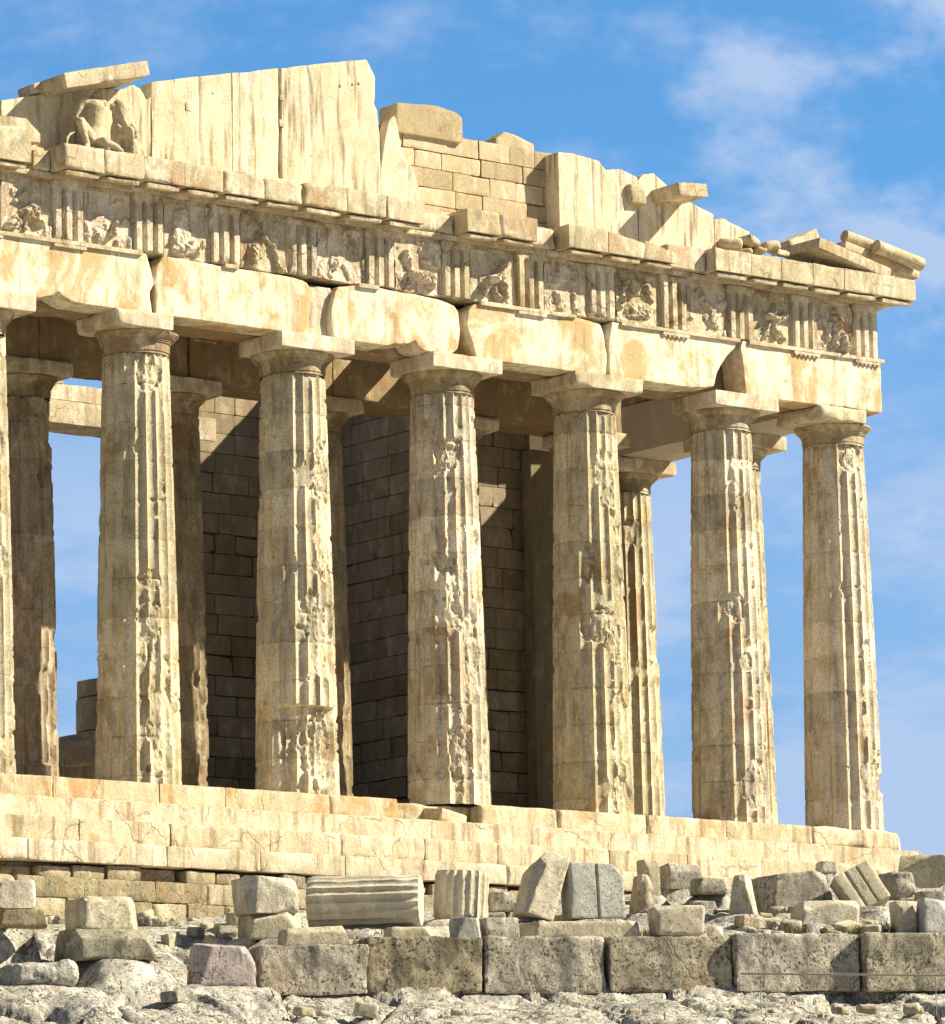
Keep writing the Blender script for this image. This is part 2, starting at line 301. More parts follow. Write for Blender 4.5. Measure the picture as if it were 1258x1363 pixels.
# ------------------------------------------------------------------ temple
temple = empty('temple', (0, 0, 0))
tag(temple, 'ruined marble Doric temple front with a broken pediment standing on stepped courses', 'temple')
def part(mb, name, mat, parent=temple, **k): return mb.build(name, M[mat], parent, **k)
CX = [0, -3.68, -7.976, -12.272, -16.568, -20.864, -25.16, -28.84]
def shaft_mesh(H, rb, rt, seed, scars, nflute=20, per=10, dz=0.06, wear=1.0, side=0.3, phase=0.0, ledge=None):
    """fluted shaft; scars = (azimuth deg, z, half width deg, half height, depth)"""
    nth = nflute*per; nz = int(H/dz); zz = np.linspace(0, H, nz+1); th = np.arange(nth)/nth*2*math.pi
    T, Z = np.meshgrid(th, zz); T = T.ravel(); Z = Z.ravel(); t = Z/H
    Rr = rb+(rt-rb)*t+0.017*np.sin(math.pi*t)
    f = (T/(2*math.pi)*nflute) % 1.0; dep = 0.078*(Rr/rb)
    fl = dep*(1-np.abs(2*f-1)**2.2)
    C = np.stack([np.cos(T)*Rr, np.sin(T)*Rr, Z], 1); sd = seed*13.7
    # worn arrises
    n1 = fbm(C*np.array([3.0, 3.0, 2.0])+sd, 5, 31, 0.6); chip = (0.062*smooth(0.27, 0.33, n1)+0.02*np.clip(n1, 0, 1))*wear
    r = np.minimum(Rr-fl, Rr-chip)
    # spalled patches that wipe out the flutes, mostly on the weather side (towards azimuth -45 deg)
    face = 0.5+0.5*np.cos(T-R(-72))
    n2 = fbm(C*np.array([0.9, 0.9, 0.55])+sd+5, 4, 41)+side*(face-0.55)*0.62+0.10*(1-t)-0.10
    m = smooth(0.44, 0.465, n2+0.05*fbm(C*6+sd, 3, 44))*wear
    for az, z0, wa, hz, de in scars:
        da = (np.degrees(T)-az+18+180) % 360-180; e = np.hypot(da/wa/0.8, (Z-z0)/hz/0.72)+0.45*fbm(C*2.4+sd, 3, 51)
        k = smooth(1.0, 0.93, e); m = np.maximum(m, k*0.9); r = r-k*de*0.6
    crag = 0.05+0.10*(1-np.abs(fbm(C*np.array([2.6, 2.6, 1.6])+sd+2, 5, 61, 0.62))*2.2)*0.7+0.05*fbm(C*9+sd, 4, 71, 0.7)
    _a, _b, _c = cells(T*2.2+fbm(C*3+sd, 2, 4)*0.5, Z*1.9+fbm(C*3+sd+9, 2, 5)*0.5, seed); crag = crag+(_c-0.4)*0.055-smooth(0.12, 0, _b-_a)*0.015
    r = r*(1-m)+np.minimum(r, Rr-crag)*m
    if ledge:
        k = smooth(54, 48, np.abs((np.degrees(T)-ledge[0]+180) % 360-180)+6*fbm(C*3, 3, 8))*smooth(ledge[1]+0.02, ledge[1]-0.02, Z+0.03*fbm(C*4, 2, 9)); r = r-k*ledge[2]*(0.6+0.8*np.abs(fbm(C*2.2+3, 4, 12)))
    # drum joints
    zj = Z/0.873+phase; jd = np.abs((zj+0.5) % 1.0-0.5)*0.873; jn = 0.5+0.5*vn(np.stack([np.cos(T)*2, np.sin(T)*2, np.floor(zj+0.5)*1.7+seed], 1), 3)
    r = r-smooth(0.05, 0.0, jd)*(0.010+0.07*np.clip(jn-0.5, 0, 1))
    r = r+0.006*fbm(C*5+sd, 4, 81)
    V = np.stack([np.cos(T)*r, np.sin(T)*r, Z], 1)
    i = np.arange(nz)[:, None]*nth; j = np.arange(nth)[None]; j2 = (j+1) % nth
    Q = np.stack([i+j, i+j2, i+nth+j2, i+nth+j], -1).reshape(-1, 4)
    return V, Q
def cap_mesh(z0, rt, re, ze, seed, wear=0.5, nth=96):
    prof = [(z0, rt), (z0+.02, rt), (z0+.03, rt-.012), (z0+.06, rt-.012), (z0+.07, rt+.01), (z0+.26, rt+.015), (z0+.27, rt+.045), (z0+.30, rt+.045), (z0+.31, rt+.07), (z0+.34, rt+.07)]
    a = z0+.34; r1 = rt+.085
    for k in range(9):
        q = (k+1)/9; prof.append((a+(ze-a)*q, r1+(re-r1)*(q**0.85)-0.03*max(0, q-0.82)/0.18))
    zs = np.array([p[0] for p in prof]); rs = np.array([p[1] for p in prof])
    zf = np.linspace(z0, ze, 34); zf = np.sort(np.concatenate([zf, zs])); rf = np.interp(zf, zs, rs)
    th = np.arange(nth)/nth*2*math.pi; T, Z = np.meshgrid(th, zf); Rr = np.repeat(rf, nth); T = T.ravel(); Z = Z.ravel()
    C = np.stack([np.cos(T)*Rr, np.sin(T)*Rr, Z], 1)
    n = fbm(C*1.3+seed*9.1, 4, 91)+0.18*wear
    k = smooth(0.12, 0.32, n)*min(1, wear*1.3); r = Rr-k*(0.05+0.12*np.abs(fbm(C*3+seed, 4, 92)))*np.clip((Rr-rt)/0.2+0.3, 0, 1)-0.004*np.abs(fbm(C*6, 3, 4))
    V = np.stack([np.cos(T)*r, np.sin(T)*r, Z], 1); nz = len(zf)-1
    i = np.arange(nz)[:, None]*nth; j = np.arange(nth)[None]; j2 = (j+1) % nth
    return V, np.stack([i+j, i+j2, i+nth+j2, i+nth+j], -1).reshape(-1, 4)
def column(x, y, z0, H, rb, rt, seed, scars=(), wear=1.0, label=None, cwear=0.5, awear=0.1, ab=2.04, per=10, dz=0.06, mat='shaft', abz=0.35, side=0.3, abx=None, ledge=None):
    hs = H-abz-0.50
    V, Q = shaft_mesh(hs, rb, rt, seed, scars, per=per, dz=dz, wear=wear, side=side, phase=(seed*0.37) % 1.0, ledge=ledge)
    o = MB().add(V, Q).build('column', M[mat], temple, (x, y, z0), angle=32)
    o['phase'] = (seed*0.37) % 1.0-z0/0.873
    if label: o['label'] = label
    V, Q = cap_mesh(hs, rt, ab*0.485, H-abz, seed, cwear)
    MB().add(V, Q).build('echinus', M['capital'], o, angle=30)
    a0, a1 = (-ab/2, ab/2) if abx is None else (XA(abx[0], 10.25, -1.02)-x, XA(abx[1], 10.25, -1.02)-x)
    V, Q = stone((a1-a0, ab*0.82, abz), 0.05, 0.010+awear*0.05, awear+0.04, 0.010+awear*0.04, seed, ((a0+a1)/2, -ab*0.09, H-abz/2+0.0))
    MB().add(V, Q).build('abacus', M['abacus'], o)
    return o
W = -50
front = [
 dict(scars=[(-75, 9.2, 35, 0.5, 0.05), (W, 1.2, 40, 0.9, 0.05), (-60, 4.3, 14, 0.5, 0.06)], cwear=1.0, awear=0.4, abx=(1092, 1154)),
 dict(scars=[(-95, 5.2, 22, 0.55, 0.06), (-70, 0.9, 34, 0.9, 0.05), (-80, 3.9, 16, 0.3, 0.04)], cwear=0.1, awear=0.02),
 dict(scars=[(-75, 8.2, 28, 0.8, 0.05), (-55, 2.1, 34, 1.3, 0.10), (-45, 5.0, 22, 0.8, 0.05), (-60, 0.4, 26, 0.6, 0.08)], cwear=0.8, awear=0.08, abx=(766, 858)),
 dict(scars=[(-62, 3.3, 26, 1.5, 0.07), (-48, 5.6, 22, 1.2, 0.05), (-90, 4.3, 10, 0.4, 0.05)], cwear=0.1, awear=0.02),
 dict(scars=[(-70, 1.05, 46, 1.0, 0.11), (-60, 3.4, 34, 1.3, 0.09), (-45, 6.0, 20, 1.2, 0.05)], cwear=0.15, awear=0.02, ledge=(-100, 1.98, 0.21)),
 dict(scars=[(-80, 9.0, 34, 0.55, 0.05), (-68, 1.6, 30, 1.6, 0.05), (-85, 4.5, 26, 0.3, 0.03)], cwear=0.7, awear=0.09, abx=(157, 231)),
 dict(scars=[(-55, 4.6, 26, 0.5, 0.05), (-60, 7.2, 26, 0.6, 0.05)], cwear=0.6, awear=0.1),
 dict(scars=[], cwear=0.4, awear=0.1)]
for i, (x, s) in enumerate(zip(CX, front)):
    column(x, 0, 0, 10.43, 0.974 if i in (0, 7) else 0.953, 0.76 if i == 0 else 0.742, 3+i*2, s['scars'], 1.0, None, s['cwear'], s['awear'], abx=s.get('abx'), ledge=s.get('ledge'), per=12, dz=0.04)
for k, y in enumerate((3.86, 8.2, 12.5, 16.8)):
    column(0, y, 0, 10.43, 0.953, 0.742, 31+k, [(-40, 5.5, 30, 0.8, 0.05)], 0.8, None, 0.3, 0.06, per=8, dz=0.09)
for k in range(6):
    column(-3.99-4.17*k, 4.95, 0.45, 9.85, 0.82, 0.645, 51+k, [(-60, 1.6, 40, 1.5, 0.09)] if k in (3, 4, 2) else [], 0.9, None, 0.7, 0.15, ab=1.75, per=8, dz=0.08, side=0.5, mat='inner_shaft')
# --- steps
rng = random.Random(5)
def course(x0, x1, yf, depth, z0, z1, bl, seed, gap=0.003, chip=0.06, rough=0.02, r0=0.032, tvar=0.0, yvar=0.012, holes=(), seg=0.07):
    mb = MB(); x = x1; k = 0; rg = random.Random(seed)
    while x > x0+0.2:
        w = rg.uniform(*bl); w = min(w, x-x0)
        if x-w-x0 < bl[0]*0.5: w = x-x0
        if True:
            tv = rg.uniform(-tvar, 0)
            y = yf+rg.uniform(-yvar, yvar)+(0.3 if any(a < x-w/2 < b for a, b in holes) else 0)
            e_ = k == 0 and x1 > -4 and z0 > -2.5
            mb.add(*stone((w-gap*rg.uniform(0.5, 2), depth, z1-z0-0.006+tv), seg, r0*(3 if e_ else 1), 0.5 if e_ else chip*rg.choice((0.3, 0.6, 1.0, 1.7)), 0.06 if e_ else rough, seed*31+k, (x-w/2, y+depth/2, (z0+z1+tv)/2)))
        x -= w; k += 1
    return mb
hs = 0.52
part(course(-31, XA(530, 0, -1.02), -1.02, 1.5, -hs, 0, (1.7, 3.2), 1, chip=0.07), 'step', 'step_top')
mbs = course(XA(640, 0, -1.02), 0.95, -1.02, 1.5, -hs, 0, (1.5, 3.0), 2, chip=0.11, rough=0.02)
a0, a1 = XA(530, 0, -1.02), XA(640, 0, -1.02)
mbs.add(*stone((a1-a0-0.1, 1.2, 0.50), 0.06, 0.04, 0.22, 0.05, 77, ((a0+a1)/2+0.05, 0.0, -0.29)))
mbs.add(*stone((0.9, 0.7, 0.3), 0.05, 0.04, 0.2, 0.05, 78, (a0+1.5, -0.72, -0.34), (0.1, 0.15, 0.2)))
part(mbs, 'step', 'step')
part(course(-31.7, XA(1190, -hs, -1.72), -1.72, 0.72, -2*hs, -hs, (1.9, 3.6), 3, chip=0.07), 'step', 'step')
part(course(-32.4, XA(1193, -2*hs, -2.42), -2.42, 0.72, -3*hs, -2*hs, (1.9, 3.6), 4, chip=0.08), 'step', 'step')
part(course(-33, XA(1185, -1.7, -2.75), -2.75, 0.72, -2.02, -3*hs, (1.9, 3.6), 5, chip=0.09), 'step', 'step')
mf = course(-34, -3, -2.66, 0.6, -2.34, -2.03, (0.5, 1.1), 6, gap=0.05, chip=0.16, rough=0.035, tvar=0.1, yvar=0.09, holes=[(-27.7, -27.1), (-26.1, -25.7), (-24.2, -23.9), (-22.3, -21.8)], seg=0.07)
for v in (course(-34, -4, -2.9, 0.6, -2.80, -2.35, (1.2, 2.0), 7, chip=0.1, rough=0.025, yvar=0.03), course(-34, -5, -3.0, 0.6, -3.2, -2.81, (0.8, 1.5), 8, gap=0.04, chip=0.16, rough=0.04, yvar=0.06), course(-34, -8, -3.25, 0.6, -3.75, -3.21, (0.7, 1.4), 9, gap=0.05, chip=0.2, rough=0.05, yvar=0.12)):
    part(v, 'foundation_course', 'found')
part(mf, 'foundation_course', 'found')
fl = MB(); fl.add(*stone((31.4, 30.5, 0.5), 1.5, 0.01, 0, 0, 1, (-15.2, 15.8, -0.256))); fl.add(*stone((31.6, 32, 3.4), 1.5, 0.01, 0, 0, 1, (-15.2, 13.9, -2.3)))
fl.add(*stone((23.6, 20, 0.44), 1.5, 0.01, 0, 0, 1, (-14.42, 13.9, 0.226)))
part(fl, 'platform_floor', 'step')
fk = MB()
for n, (xo, z0, z1, y0) in enumerate(((1.0, -hs, 0, 0.6), (1.6, -2*hs, -hs, 2.0), (2.2, -3*hs, -2*hs, 3.2))):
    y = y0
    while y < 20:
        w = rng.uniform(1.2, 2.1); fk.add(*stone((1.2, w-0.015, z1-z0-0.006), 0.12, 0.02, 0.08, 0.015, n*20+y, (xo-0.6, y+w/2, (z0+z1)/2))); y += w
part(fk, 'flank_steps', 'step')
# --- architrave
ZA0, ZA1 = 10.43, 11.70
def Xa(px, z=11.1): return XA(px, z, -0.89)
def arch(L, Rr, B=ZA0, T=ZA1+.075, seed=0, chip=0.12, jag=0.02, y0=-0.89, y1=-0.05, r0=0.03, mat='arch', rough=0.014):
    return part(MB().add(*pstone(L, Rr, B, T, y0, y1, 0.06, r0, chip, rough, seed, jag)), 'architrave_block', mat)
arch(-29.75, -25.3, seed=1)
def bu(pa, pb, lst):                                 # (pixel, z) list along a block's length -> normalised
    a, b = Xa(pa), Xa(pb); return [((Xa(p)-a)/(b-a), z) for p, z in lst]
arch(Xa(-40), [(0, Xa(203)), (0.35, Xa(200)), (0.5, Xa(206)), (1, Xa(196))], B=bu(-40, 203, [(-40, ZA0), (54, ZA0), (60, ZA0+.06), (72, ZA0+.10), (78, ZA0+.22), (84, ZA0+.12), (96, ZA0+.03), (104, ZA0), (203, ZA0)]), seed=2, chip=0.08)
arch([(0, Xa(208)), (0.3, Xa(208)), (0.5, Xa(206)), (0.8, Xa(208)), (1, Xa(218))], [(0, Xa(411)), (0.15, Xa(413)), (0.85, Xa(414)), (0.95, Xa(410)), (1, Xa(403))], T=bu(206, 413, [(206, ZA1+.06), (240, ZA1+.07), (300, ZA1+.03), (360, ZA1+.04), (395, ZA1+.02), (413, ZA1-.02)]), seed=3, chip=0.07)
arch(Xa(415), Xa(447), T=ZA1-.06, seed=4, y0=-0.72, chip=0.2, mat='frieze', rough=0.03)
arch([(0, Xa(441)), (0.5, Xa(441)), (0.9, Xa(447)), (1, Xa(452))], [(0, Xa(600)), (0.12, Xa(609)), (0.5, Xa(613)), (0.85, Xa(611)), (0.95, Xa(606)), (1, Xa(597))], B=bu(441, 612, [(441, ZA0), (520, ZA0), (530, ZA0+.06), (552, ZA0+.12), (561, ZA0+.22), (566, ZA0+.08), (575, ZA0), (612, ZA0)]), T=bu(441, 612, [(441, ZA1-.05), (470, ZA1+.05), (560, ZA1+.04), (595, ZA1+.0), (612, ZA1-.05)]), seed=5, chip=0.08, r0=0.035)
arch([(0, Xa(634)), (0.25, Xa(630)), (0.6, Xa(622)), (0.9, Xa(626)), (1, Xa(632))], [(0, Xa(805)), (0.4, Xa(808)), (0.8, Xa(806)), (1, Xa(800))], T=bu(622, 808, [(622, ZA1), (640, ZA1+.07), (780, ZA1+.04), (808, ZA1-.04)]), seed=6, chip=0.09)
arch([(0, Xa(811)), (0.6, Xa(811)), (1, Xa(816))], [(0, Xa(950)), (0.3, Xa(955)), (0.6, Xa(966)), (0.85, Xa(980)), (1, Xa(986))], B=bu(811, 955, [(811, ZA0), (925, ZA0), (940, ZA0+.05), (955, ZA0+.1)]), seed=7, chip=0.06)
arch([(0, Xa(993)), (0.6, Xa(990)), (0.85, Xa(987)), (1, Xa(990))], 0.89, B=bu(990, 1178, [(990, ZA0), (1110, ZA0), (1128, ZA0+.06), (1136, ZA0+.04), (1178, ZA0)]), seed=8, chip=0.1)
bb = MB(); bb.add(*pstone(-29.7, 0.1, ZA0+.006, ZA1+.07, 0.0, 0.87, 0.25, 0.03, 0.15, 0.03, 12, cap=140)); part(bb, 'backing_beam', 'inner')
# taenia with regulae
TX = [(XA(p, 12.4, -0.93)) for p in (93, 200, 302, 405, 508, 609, 708, 803, 899, 988, 1073)]+[0.40]
TX = [TX[0]-2.15*k for k in (3, 2, 1)]+TX
tae = []
for pa, pb in ((-200, 190), (300, 318), (478, 505), (640, 768), (828, 986), (998, 1182)):
    xa, xb = XA(pa, ZA1, -0.95), min(0.95, XA(pb, ZA1, -0.95)); mb = MB()
    mb.add(*pstone(xa, xb, ZA1-.005, ZA1+.09, -0.965, -0.3, 0.05, 0.006, 0.05, 0.008, pa, cap=160))
    for tx in TX:
        if xa < tx-0.3 and tx+0.3 < xb: mb.add(*stone((0.84, 0.2, 0.075), 0.05, 0.006, 0.03, 0.004, tx, (tx, -0.86, ZA1-.044)))
        if xa < tx-0.3 and tx+0.3 < xb and tx > -6:
            for g in range(6): mb.add(*stone((0.06, 0.07, 0.04), 0.03, 0.01, 0, 0.002, g, (tx-.35+g*.14, -0.925, ZA1-.1)))
    part(mb, 'taenia', 'cornice')
# --- frieze: triglyphs and metopes
ZF0, ZF1 = 11.80, 13.12
def tri_post(p, h):
    q = p.copy(); f = p[:, 1] < -h[1]+0.06; x = (p[:, 0]+h[0])/(2*h[0])
    g = np.zeros(len(p))
    for c, w in ((0, 0.085), (0.333, 0.085), (0.667, 0.085), (1, 0.085)): g = np.maximum(g, np.clip(1-np.abs(x-c)/w, 0, 1))
    top = smooth(h[2]-0.12, h[2]-0.20, p[:, 2])
    q[f, 1] += (g*top)[f]*0.13
    return q
for k, tx in enumerate(TX):
    chip = 0.30 if k in (6, 10, 5) else 0.09
    mb = MB().add(*stone((0.845, 0.6, ZF1-ZF0), 0.035, 0.008, chip, 0.01, 40+k, (tx, -0.93+0.3, (ZF0+ZF1)/2), post=tri_post))
    part(mb, 'triglyph', 'frieze')
def relief(W_, H_, caps, seed, amp=1.15, n=96):
    """carved figures as one raised surface; caps = capsules (x0,z0,x1,z1,r0,r1,height)"""
    m = int(n*H_/W_); U, V = np.meshgrid(np.linspace(0, 1, n), np.linspace(0, 1, m)); x = U.ravel()*W_; z = V.ravel()*H_
    h = np.zeros(len(x)); C = np.stack([x, z, x*0+seed], 1); wx = x+0.03*fbm(C*6, 3, 1); wz = z+0.03*fbm(C*6+7, 3, 2)
    for (x0, z0, x1, z1, ra, rb, hh) in caps:
        x0, x1, z0, z1 = x0*W_, x1*W_, z0*H_, z1*H_; dx, dz = x1-x0, z1-z0; L2 = dx*dx+dz*dz+1e-9
        t = np.clip(((wx-x0)*dx+(wz-z0)*dz)/L2, 0, 1); d = np.hypot(wx-x0-t*dx, wz-z0-t*dz)/(ra+(rb-ra)*t)
        h = np.maximum(h, hh*np.sqrt(np.clip(1-d*d, 0, 1)))
    fl_ = np.abs(fbm(C*np.array([7, 5, 1])+3, 3, 6)); h = h*amp*(0.72+1.1*fl_)+0.02*fbm(C*4, 3, 9)+0.07*smooth(0.08, 0.2, fbm(C*2.2+4, 4, 10))*(0.6+fl_)
    V3 = np.stack([x, -h, z], 1); i = np.arange(m-1)[:, None]*n; j = np.arange(n-1)[None]
    Q = np.stack([i+j, i+j+1, i+n+j+1, i+n+j], -1).reshape(-1, 4); return V3, Q
FIG = [
 [(.15, .1, .45, .35, .12, .14, .16), (.45, .35, .6, .42, .16, .2, .24), (.6, .4, .85, .25, .12, .07, .14), (.3, .6, .5, .8, .06, .05, .08), (.5, .4, .45, .1, .07, .05, .12)],
 [(.62, .45, .58, .25, .06, .09, .2), (.2, .1, .4, .3, .2, .15, .06), (.7, .1, .85, .2, .08, .05, .06)],
 [(.3, .12, .7, .2, .14, .12, .12), (.6, .3, .75, .1, .08, .06, .1), (.2, .1, .2, .3, .05, .05, .08)],
 [(.25, .1, .3, .4, .14, .1, .1), (.85, .05, .7, .5, .05, .05, .12), (.7, .5, .45, .62, .05, .05, .1)],
 [(.3, .1, .4, .35, .1, .08, .05), (.7, .1, .6, .3, .08, .08, .05)],
 [(.25, .75, .35, .4, .07, .1, .14), (.35, .35, .75, .28, .12, .17, .24), (.75, .3, .8, .15, .14, .1, .2), (.4, .3, .3, .1, .09, .06, .12)],
 [(.75, .8, .6, .5, .09, .12, .24), (.6, .5, .4, .42, .13, .11, .26), (.4, .42, .3, .15, .09, .07, .15), (.65, .45, .75, .15, .1, .08, .18), (.5, .3, .6, .1, .06, .06, .12)],
 [(.3, .35, .4, .15, .12, .14, .12), (.75, .1, .7, .4, .07, .07, .08)],
 [(.35, .25, .7, .3, .2, .2, .12), (.2, .8, .1, .3, .06, .08, .12), (.75, .75, .8, .5, .14, .1, .10)],
 [(.4, .7, .6, .4, .12, .1, .07), (.5, .35, .75, .2, .1, .1, .07)],
 [(.55, .8, .5, .6, .06, .07, .15), (.35, .55, .6, .5, .09, .11, .2), (.6, .5, .85, .6, .1, .08, .16), (.5, .45, .6, .15, .08, .06, .17), (.4, .4, .25, .12, .07, .06, .14), (.65, .3, .8, .1, .07, .05, .12)],
 [(.5, .72, .6, .42, .1, .12, .22), (.55, .4, .45, .1, .09, .06, .18), (.7, .35, .78, .08, .09, .09, .2), (.5, .85, .52, .9, .06, .05, .15), (.35, .6, .3, .25, .06, .05, .12)],
]
for k in range(len(TX)-1):
    a, b = TX[k]+0.425, TX[k+1]-0.425
    y = -0.80
    o = part(MB().add(*pstone(a-0.01, b+0.01, ZF0-0.02, ZF1, y, y+0.4, 0.09, 0.01, 0.06, 0.02, 60+k)), 'metope', 'frieze')
    V, Q = relief(b-a-0.03, ZF1-ZF0-0.1, FIG[(k-2) % 12], k*3.3)
    MB().add(V+np.array([a+0.015, y-0.006, ZF0]), Q).build('relief', M['frieze'], o, angle=None)
part(MB().add(*pstone(-29.7, 0.75, ZF0, ZF1+0.1, -0.36, 0.85, 0.3, 0.02, 0.1, 0.02, 3, cap=120)), 'frieze_backing', 'inner')
# --- cornice
ZG0, ZG1 = 13.25, 13.80
part(MB().add(*pstone(-30.2, 0.93, ZF1, ZG0-0.006, -0.99, 0.6, 0.12, 0.01, 0.05, 0.01, 5, cap=250)), 'bed_moulding', 'cornice')
YL = -1.53
def geison(pa, pb, seed, y0=YL, top=ZG1, bot=ZG0, chip=0.10, mut=True, xe=None, T=None, jag=0.02):
    xa = XA(pa, 13.8, YL) if pa is not None else xe[0]; xb = XA(pb, 13.8, YL) if pb is not None else xe[1]
    def sh(p, h):                                     # soffit slopes up towards the wall
        q = p.copy(); return q
    o = part(MB().add(*pstone(xa+.006, xb-.006, bot, T or top, y0, 0.5, 0.055, 0.014, chip, 0.012, seed, jag)), 'cornice_block', 'cornice')
    if mut:
        n = max(1, round((xb-xa)/1.07)); w = (xb-xa)/n
        for j in range(n):
            m = MB().add(*stone((w*0.80, -0.97-y0-0.06, 0.10), 0.05, 0.01, 0.13, 0.015, seed*7+j, (0, 0, 0), (0.16, 0, 0)))
            m.build('mutule', M['cornice'], o, (xa+w*(j+.5), (y0+0.06-0.97)/2, bot-0.045))
    return o
segs = [(85, 140), (140, 193), (193, 246), (246, 298), (298, 352), (352, 404), (404, 462), (462, 516), (516, 566)]
for k, (a, b) in enumerate(segs): geison(a, b, 100+k, chip=0.26 if 3 < k < 6 else 0.13, T=[(0, ZG1-(0.05 if k in (4, 5) else 0)), (0.5, ZG1), (1, ZG1-(0.1 if k in (4, 5) else 0.0))])
geison(622, 668, 111); geison(668, 716, 112, chip=0.12)
geison(716, 752, 113, y0=-1.15, mut=False, chip=0.15, top=ZG1-0.08)
geison(757, 810, 114, chip=0.2); geison(810, 858, 115, chip=0.2, T=[(0, 13.78), (1, 13.62)]); geison(858, 900, 116, chip=0.3, T=[(0, 13.7), (1, 13.5)])
geison(900, 950, 117, y0=-1.2, mut=False, chip=0.2)
for k, (a, b) in enumerate(((952, 1000), (1000, 1040), (1040, 1082), (1082, 1124))): geison(a, b, 120+k, chip=0.09)
geison(1124, None, 125, xe=(0, 1.56), chip=0.05)
geison(566, 622, 126, y0=-1.02, mut=False, chip=0.2, top=ZG1-0.1)
geison(62, 85, 127, y0=-1.0, mut=False, chip=0.2, top=ZG1-0.1)
geison(0, 45, 128, chip=0.24, y0=-1.45, T=[(0, 13.98), (0.7, 14.02), (1, 13.85)]); geison(-60, 0, 129, chip=0.15); geison(-120, -60, 130); geison(-180, -120, 131)
geison(None, None, 132, xe=(-30.4, XA(-180, 13.8, YL)))
# left-end broken piece lying on the cornice
# --- tympanum slabs
YT = -0.45
def Pz(px, py, Y=YT): q = at(px, py, Y); return q[0], q[2]
def tymp(name, Ltop, Rtop, tops, base=ZG1-0.02, seed=0, y0=YT, y1=0.0, chip=0.05, L=None, Rr=None, mat='tymp', seg=0.05, jag=0.02, r0=0.015, rough=0.014, stra=1.0):
    """tops: photo points along the top edge, left to right"""
    pts = [Pz(px, py, y0) for px, py in tops]; xa, xb = pts[0][0], pts[-1][0]
    T = [((x-xa)/(xb-xa), z) for x, z in pts]
    Lx = xa if L is None else [(t, xa+o) for t, o in L]; Rx = xb if Rr is None else [(t, xb+o) for t, o in Rr]
    def stri(p, h):
        q = p.copy(); f = p[:, 1] < 0; g = np.abs(fbm(np.stack([p[:, 0]*2.6+seed, p[:, 2]*0.12, p[:, 0]*0], 1), 4, 77, 0.6))
        q[f, 1] += ((smooth(0.10, 0.0, g)*0.03)*stra)[f]; return q
    return part(MB().add(*pstone(Lx, Rx, base, T, y0, y1, seg, r0, chip, rough, seed, jag, post=stri)), name, mat)
tymp('tympanum_slab', 0, 0, [(-150, 190), (-70, 168), (-2, 150)], seed=200)
tymp('tympanum_slab', 0, 0, [(2, 133), (60, 124), (100, 120), (128, 118)], seed=201, y1=0.0)
tymp('tympanum_slab', 0, 0, [(129, 118), (165, 118), (177, 112), (186, 118), (196, 133), (201, 128)], seed=202, y0=-0.42)
tymp('tympanum_slab', 0, 0, [(202, 108), (252, 103), (308, 97)], seed=203, chip=0.03)
tymp('tympanum_slab', 0, 0, [(309, 97), (370, 91)], seed=204, chip=0.04)
tymp('tympanum_slab', 0, 0, [(374.5, 90), (430, 84), (489, 78)], seed=205, chip=0.04, Rr=[(0, 0.36), (0.5, 0.34), (0.66, 0.3), (0.7, 0.2), (0.88, 0.24), (0.93, 0.14), (1, 0)])
tymp('tympanum_slab', 0, 0, [(505, 240), (510, 200), (518, 160), (526, 152), (535, 200), (550, 225), (562, 262), (566, 300)], seed=206, chip=0.04, y1=-0.15, jag=0.03)
tymp('tympanum_slab', 0, 0, [(743, 202), (762, 204), (778, 208), (797, 214), (806, 226), (826, 224), (848, 236)], seed=207, chip=0.06, y0=-0.6, y1=0.05)
tymp('tympanum_slab', 0, 0, [(849, 240), (856, 232), (870, 230), (905, 262), (950, 285)], seed=208, chip=0.015, rough=0.004, jag=0.005, y0=-0.5, stra=0.15)
tymp('tympanum_slab', 0, 0, [(951, 292), (962, 290), (998, 308), (1000, 320)], seed=209, chip=0.05, y0=-0.45)
# dowel holes: thin plates of frieze marble stand in for their shade
for px, py, s in ((251, 142, .17), (375, 130, .12), (375, 164, .15), (470, 112, .05), (453, 114, .06), (478, 111, .05), (416, 205, .05), (283, 124, .04)):
    x, z = Pz(px, py); mb = MB().add(*stone((s, 0.02, s*1.1), s/5, s/4, 0.05, 0.012, px, (x, YT-0.014, z)))
    part(mb, 'dowel_hole_patch', 'frieze')
# backing wall of smaller blocks, stepped ruin outline
top_pts = [(x, z) for x, z in (Pz(px, py, -0.1) for px, py in ((505, 165), (526, 158), (527, 160), (613, 180), (617, 182), (660, 187), (735, 200), (738, 215)))]
mb = MB(); z = ZG1-0.02; k = 0; rg = random.Random(8)
xs0, xs1 = XA(490, 15, -0.1), XA(736, 15, -0.1)
while z < 16.6:
    h = rg.choice((0.36, 0.42, 0.46)); x = xs0+rg.uniform(-0.6, 0)
    while x < xs1:
        w = rg.uniform(0.75, 1.35); xe = min(x+w, xs1)
        lim = np.interp(x+w/2, [p[0] for p in top_pts], [p[1] for p in top_pts])
        if z+h*0.55 < lim and xe-x > 0.25:
            mb.add(*stone((xe-x-0.012, 0.6, h-0.01), 0.06, 0.012, 0.06, 0.014, k+300, ((x+xe)/2, 0.2+rg.uniform(-0.02, 0.02), z+h/2)))
        x = xe; k += 1
        if xe >= xs1: break
    z += h
x, z_ = Pz(570, 176, -0.15)
mb.add(*pstone(XA(527, 16.4, -.15), XA(614, 16.4, -.15), Pz(570, 180, -.15)[1]-0.05, [(0, Pz(527, 137, -.15)[1]), (0.6, Pz(580, 141, -.15)[1]), (0.9, Pz(605, 150, -.15)[1]), (1, Pz(614, 158, -.15)[1])], -0.2, 0.5, 0.06, 0.02, 0.07, 0.015, 5))
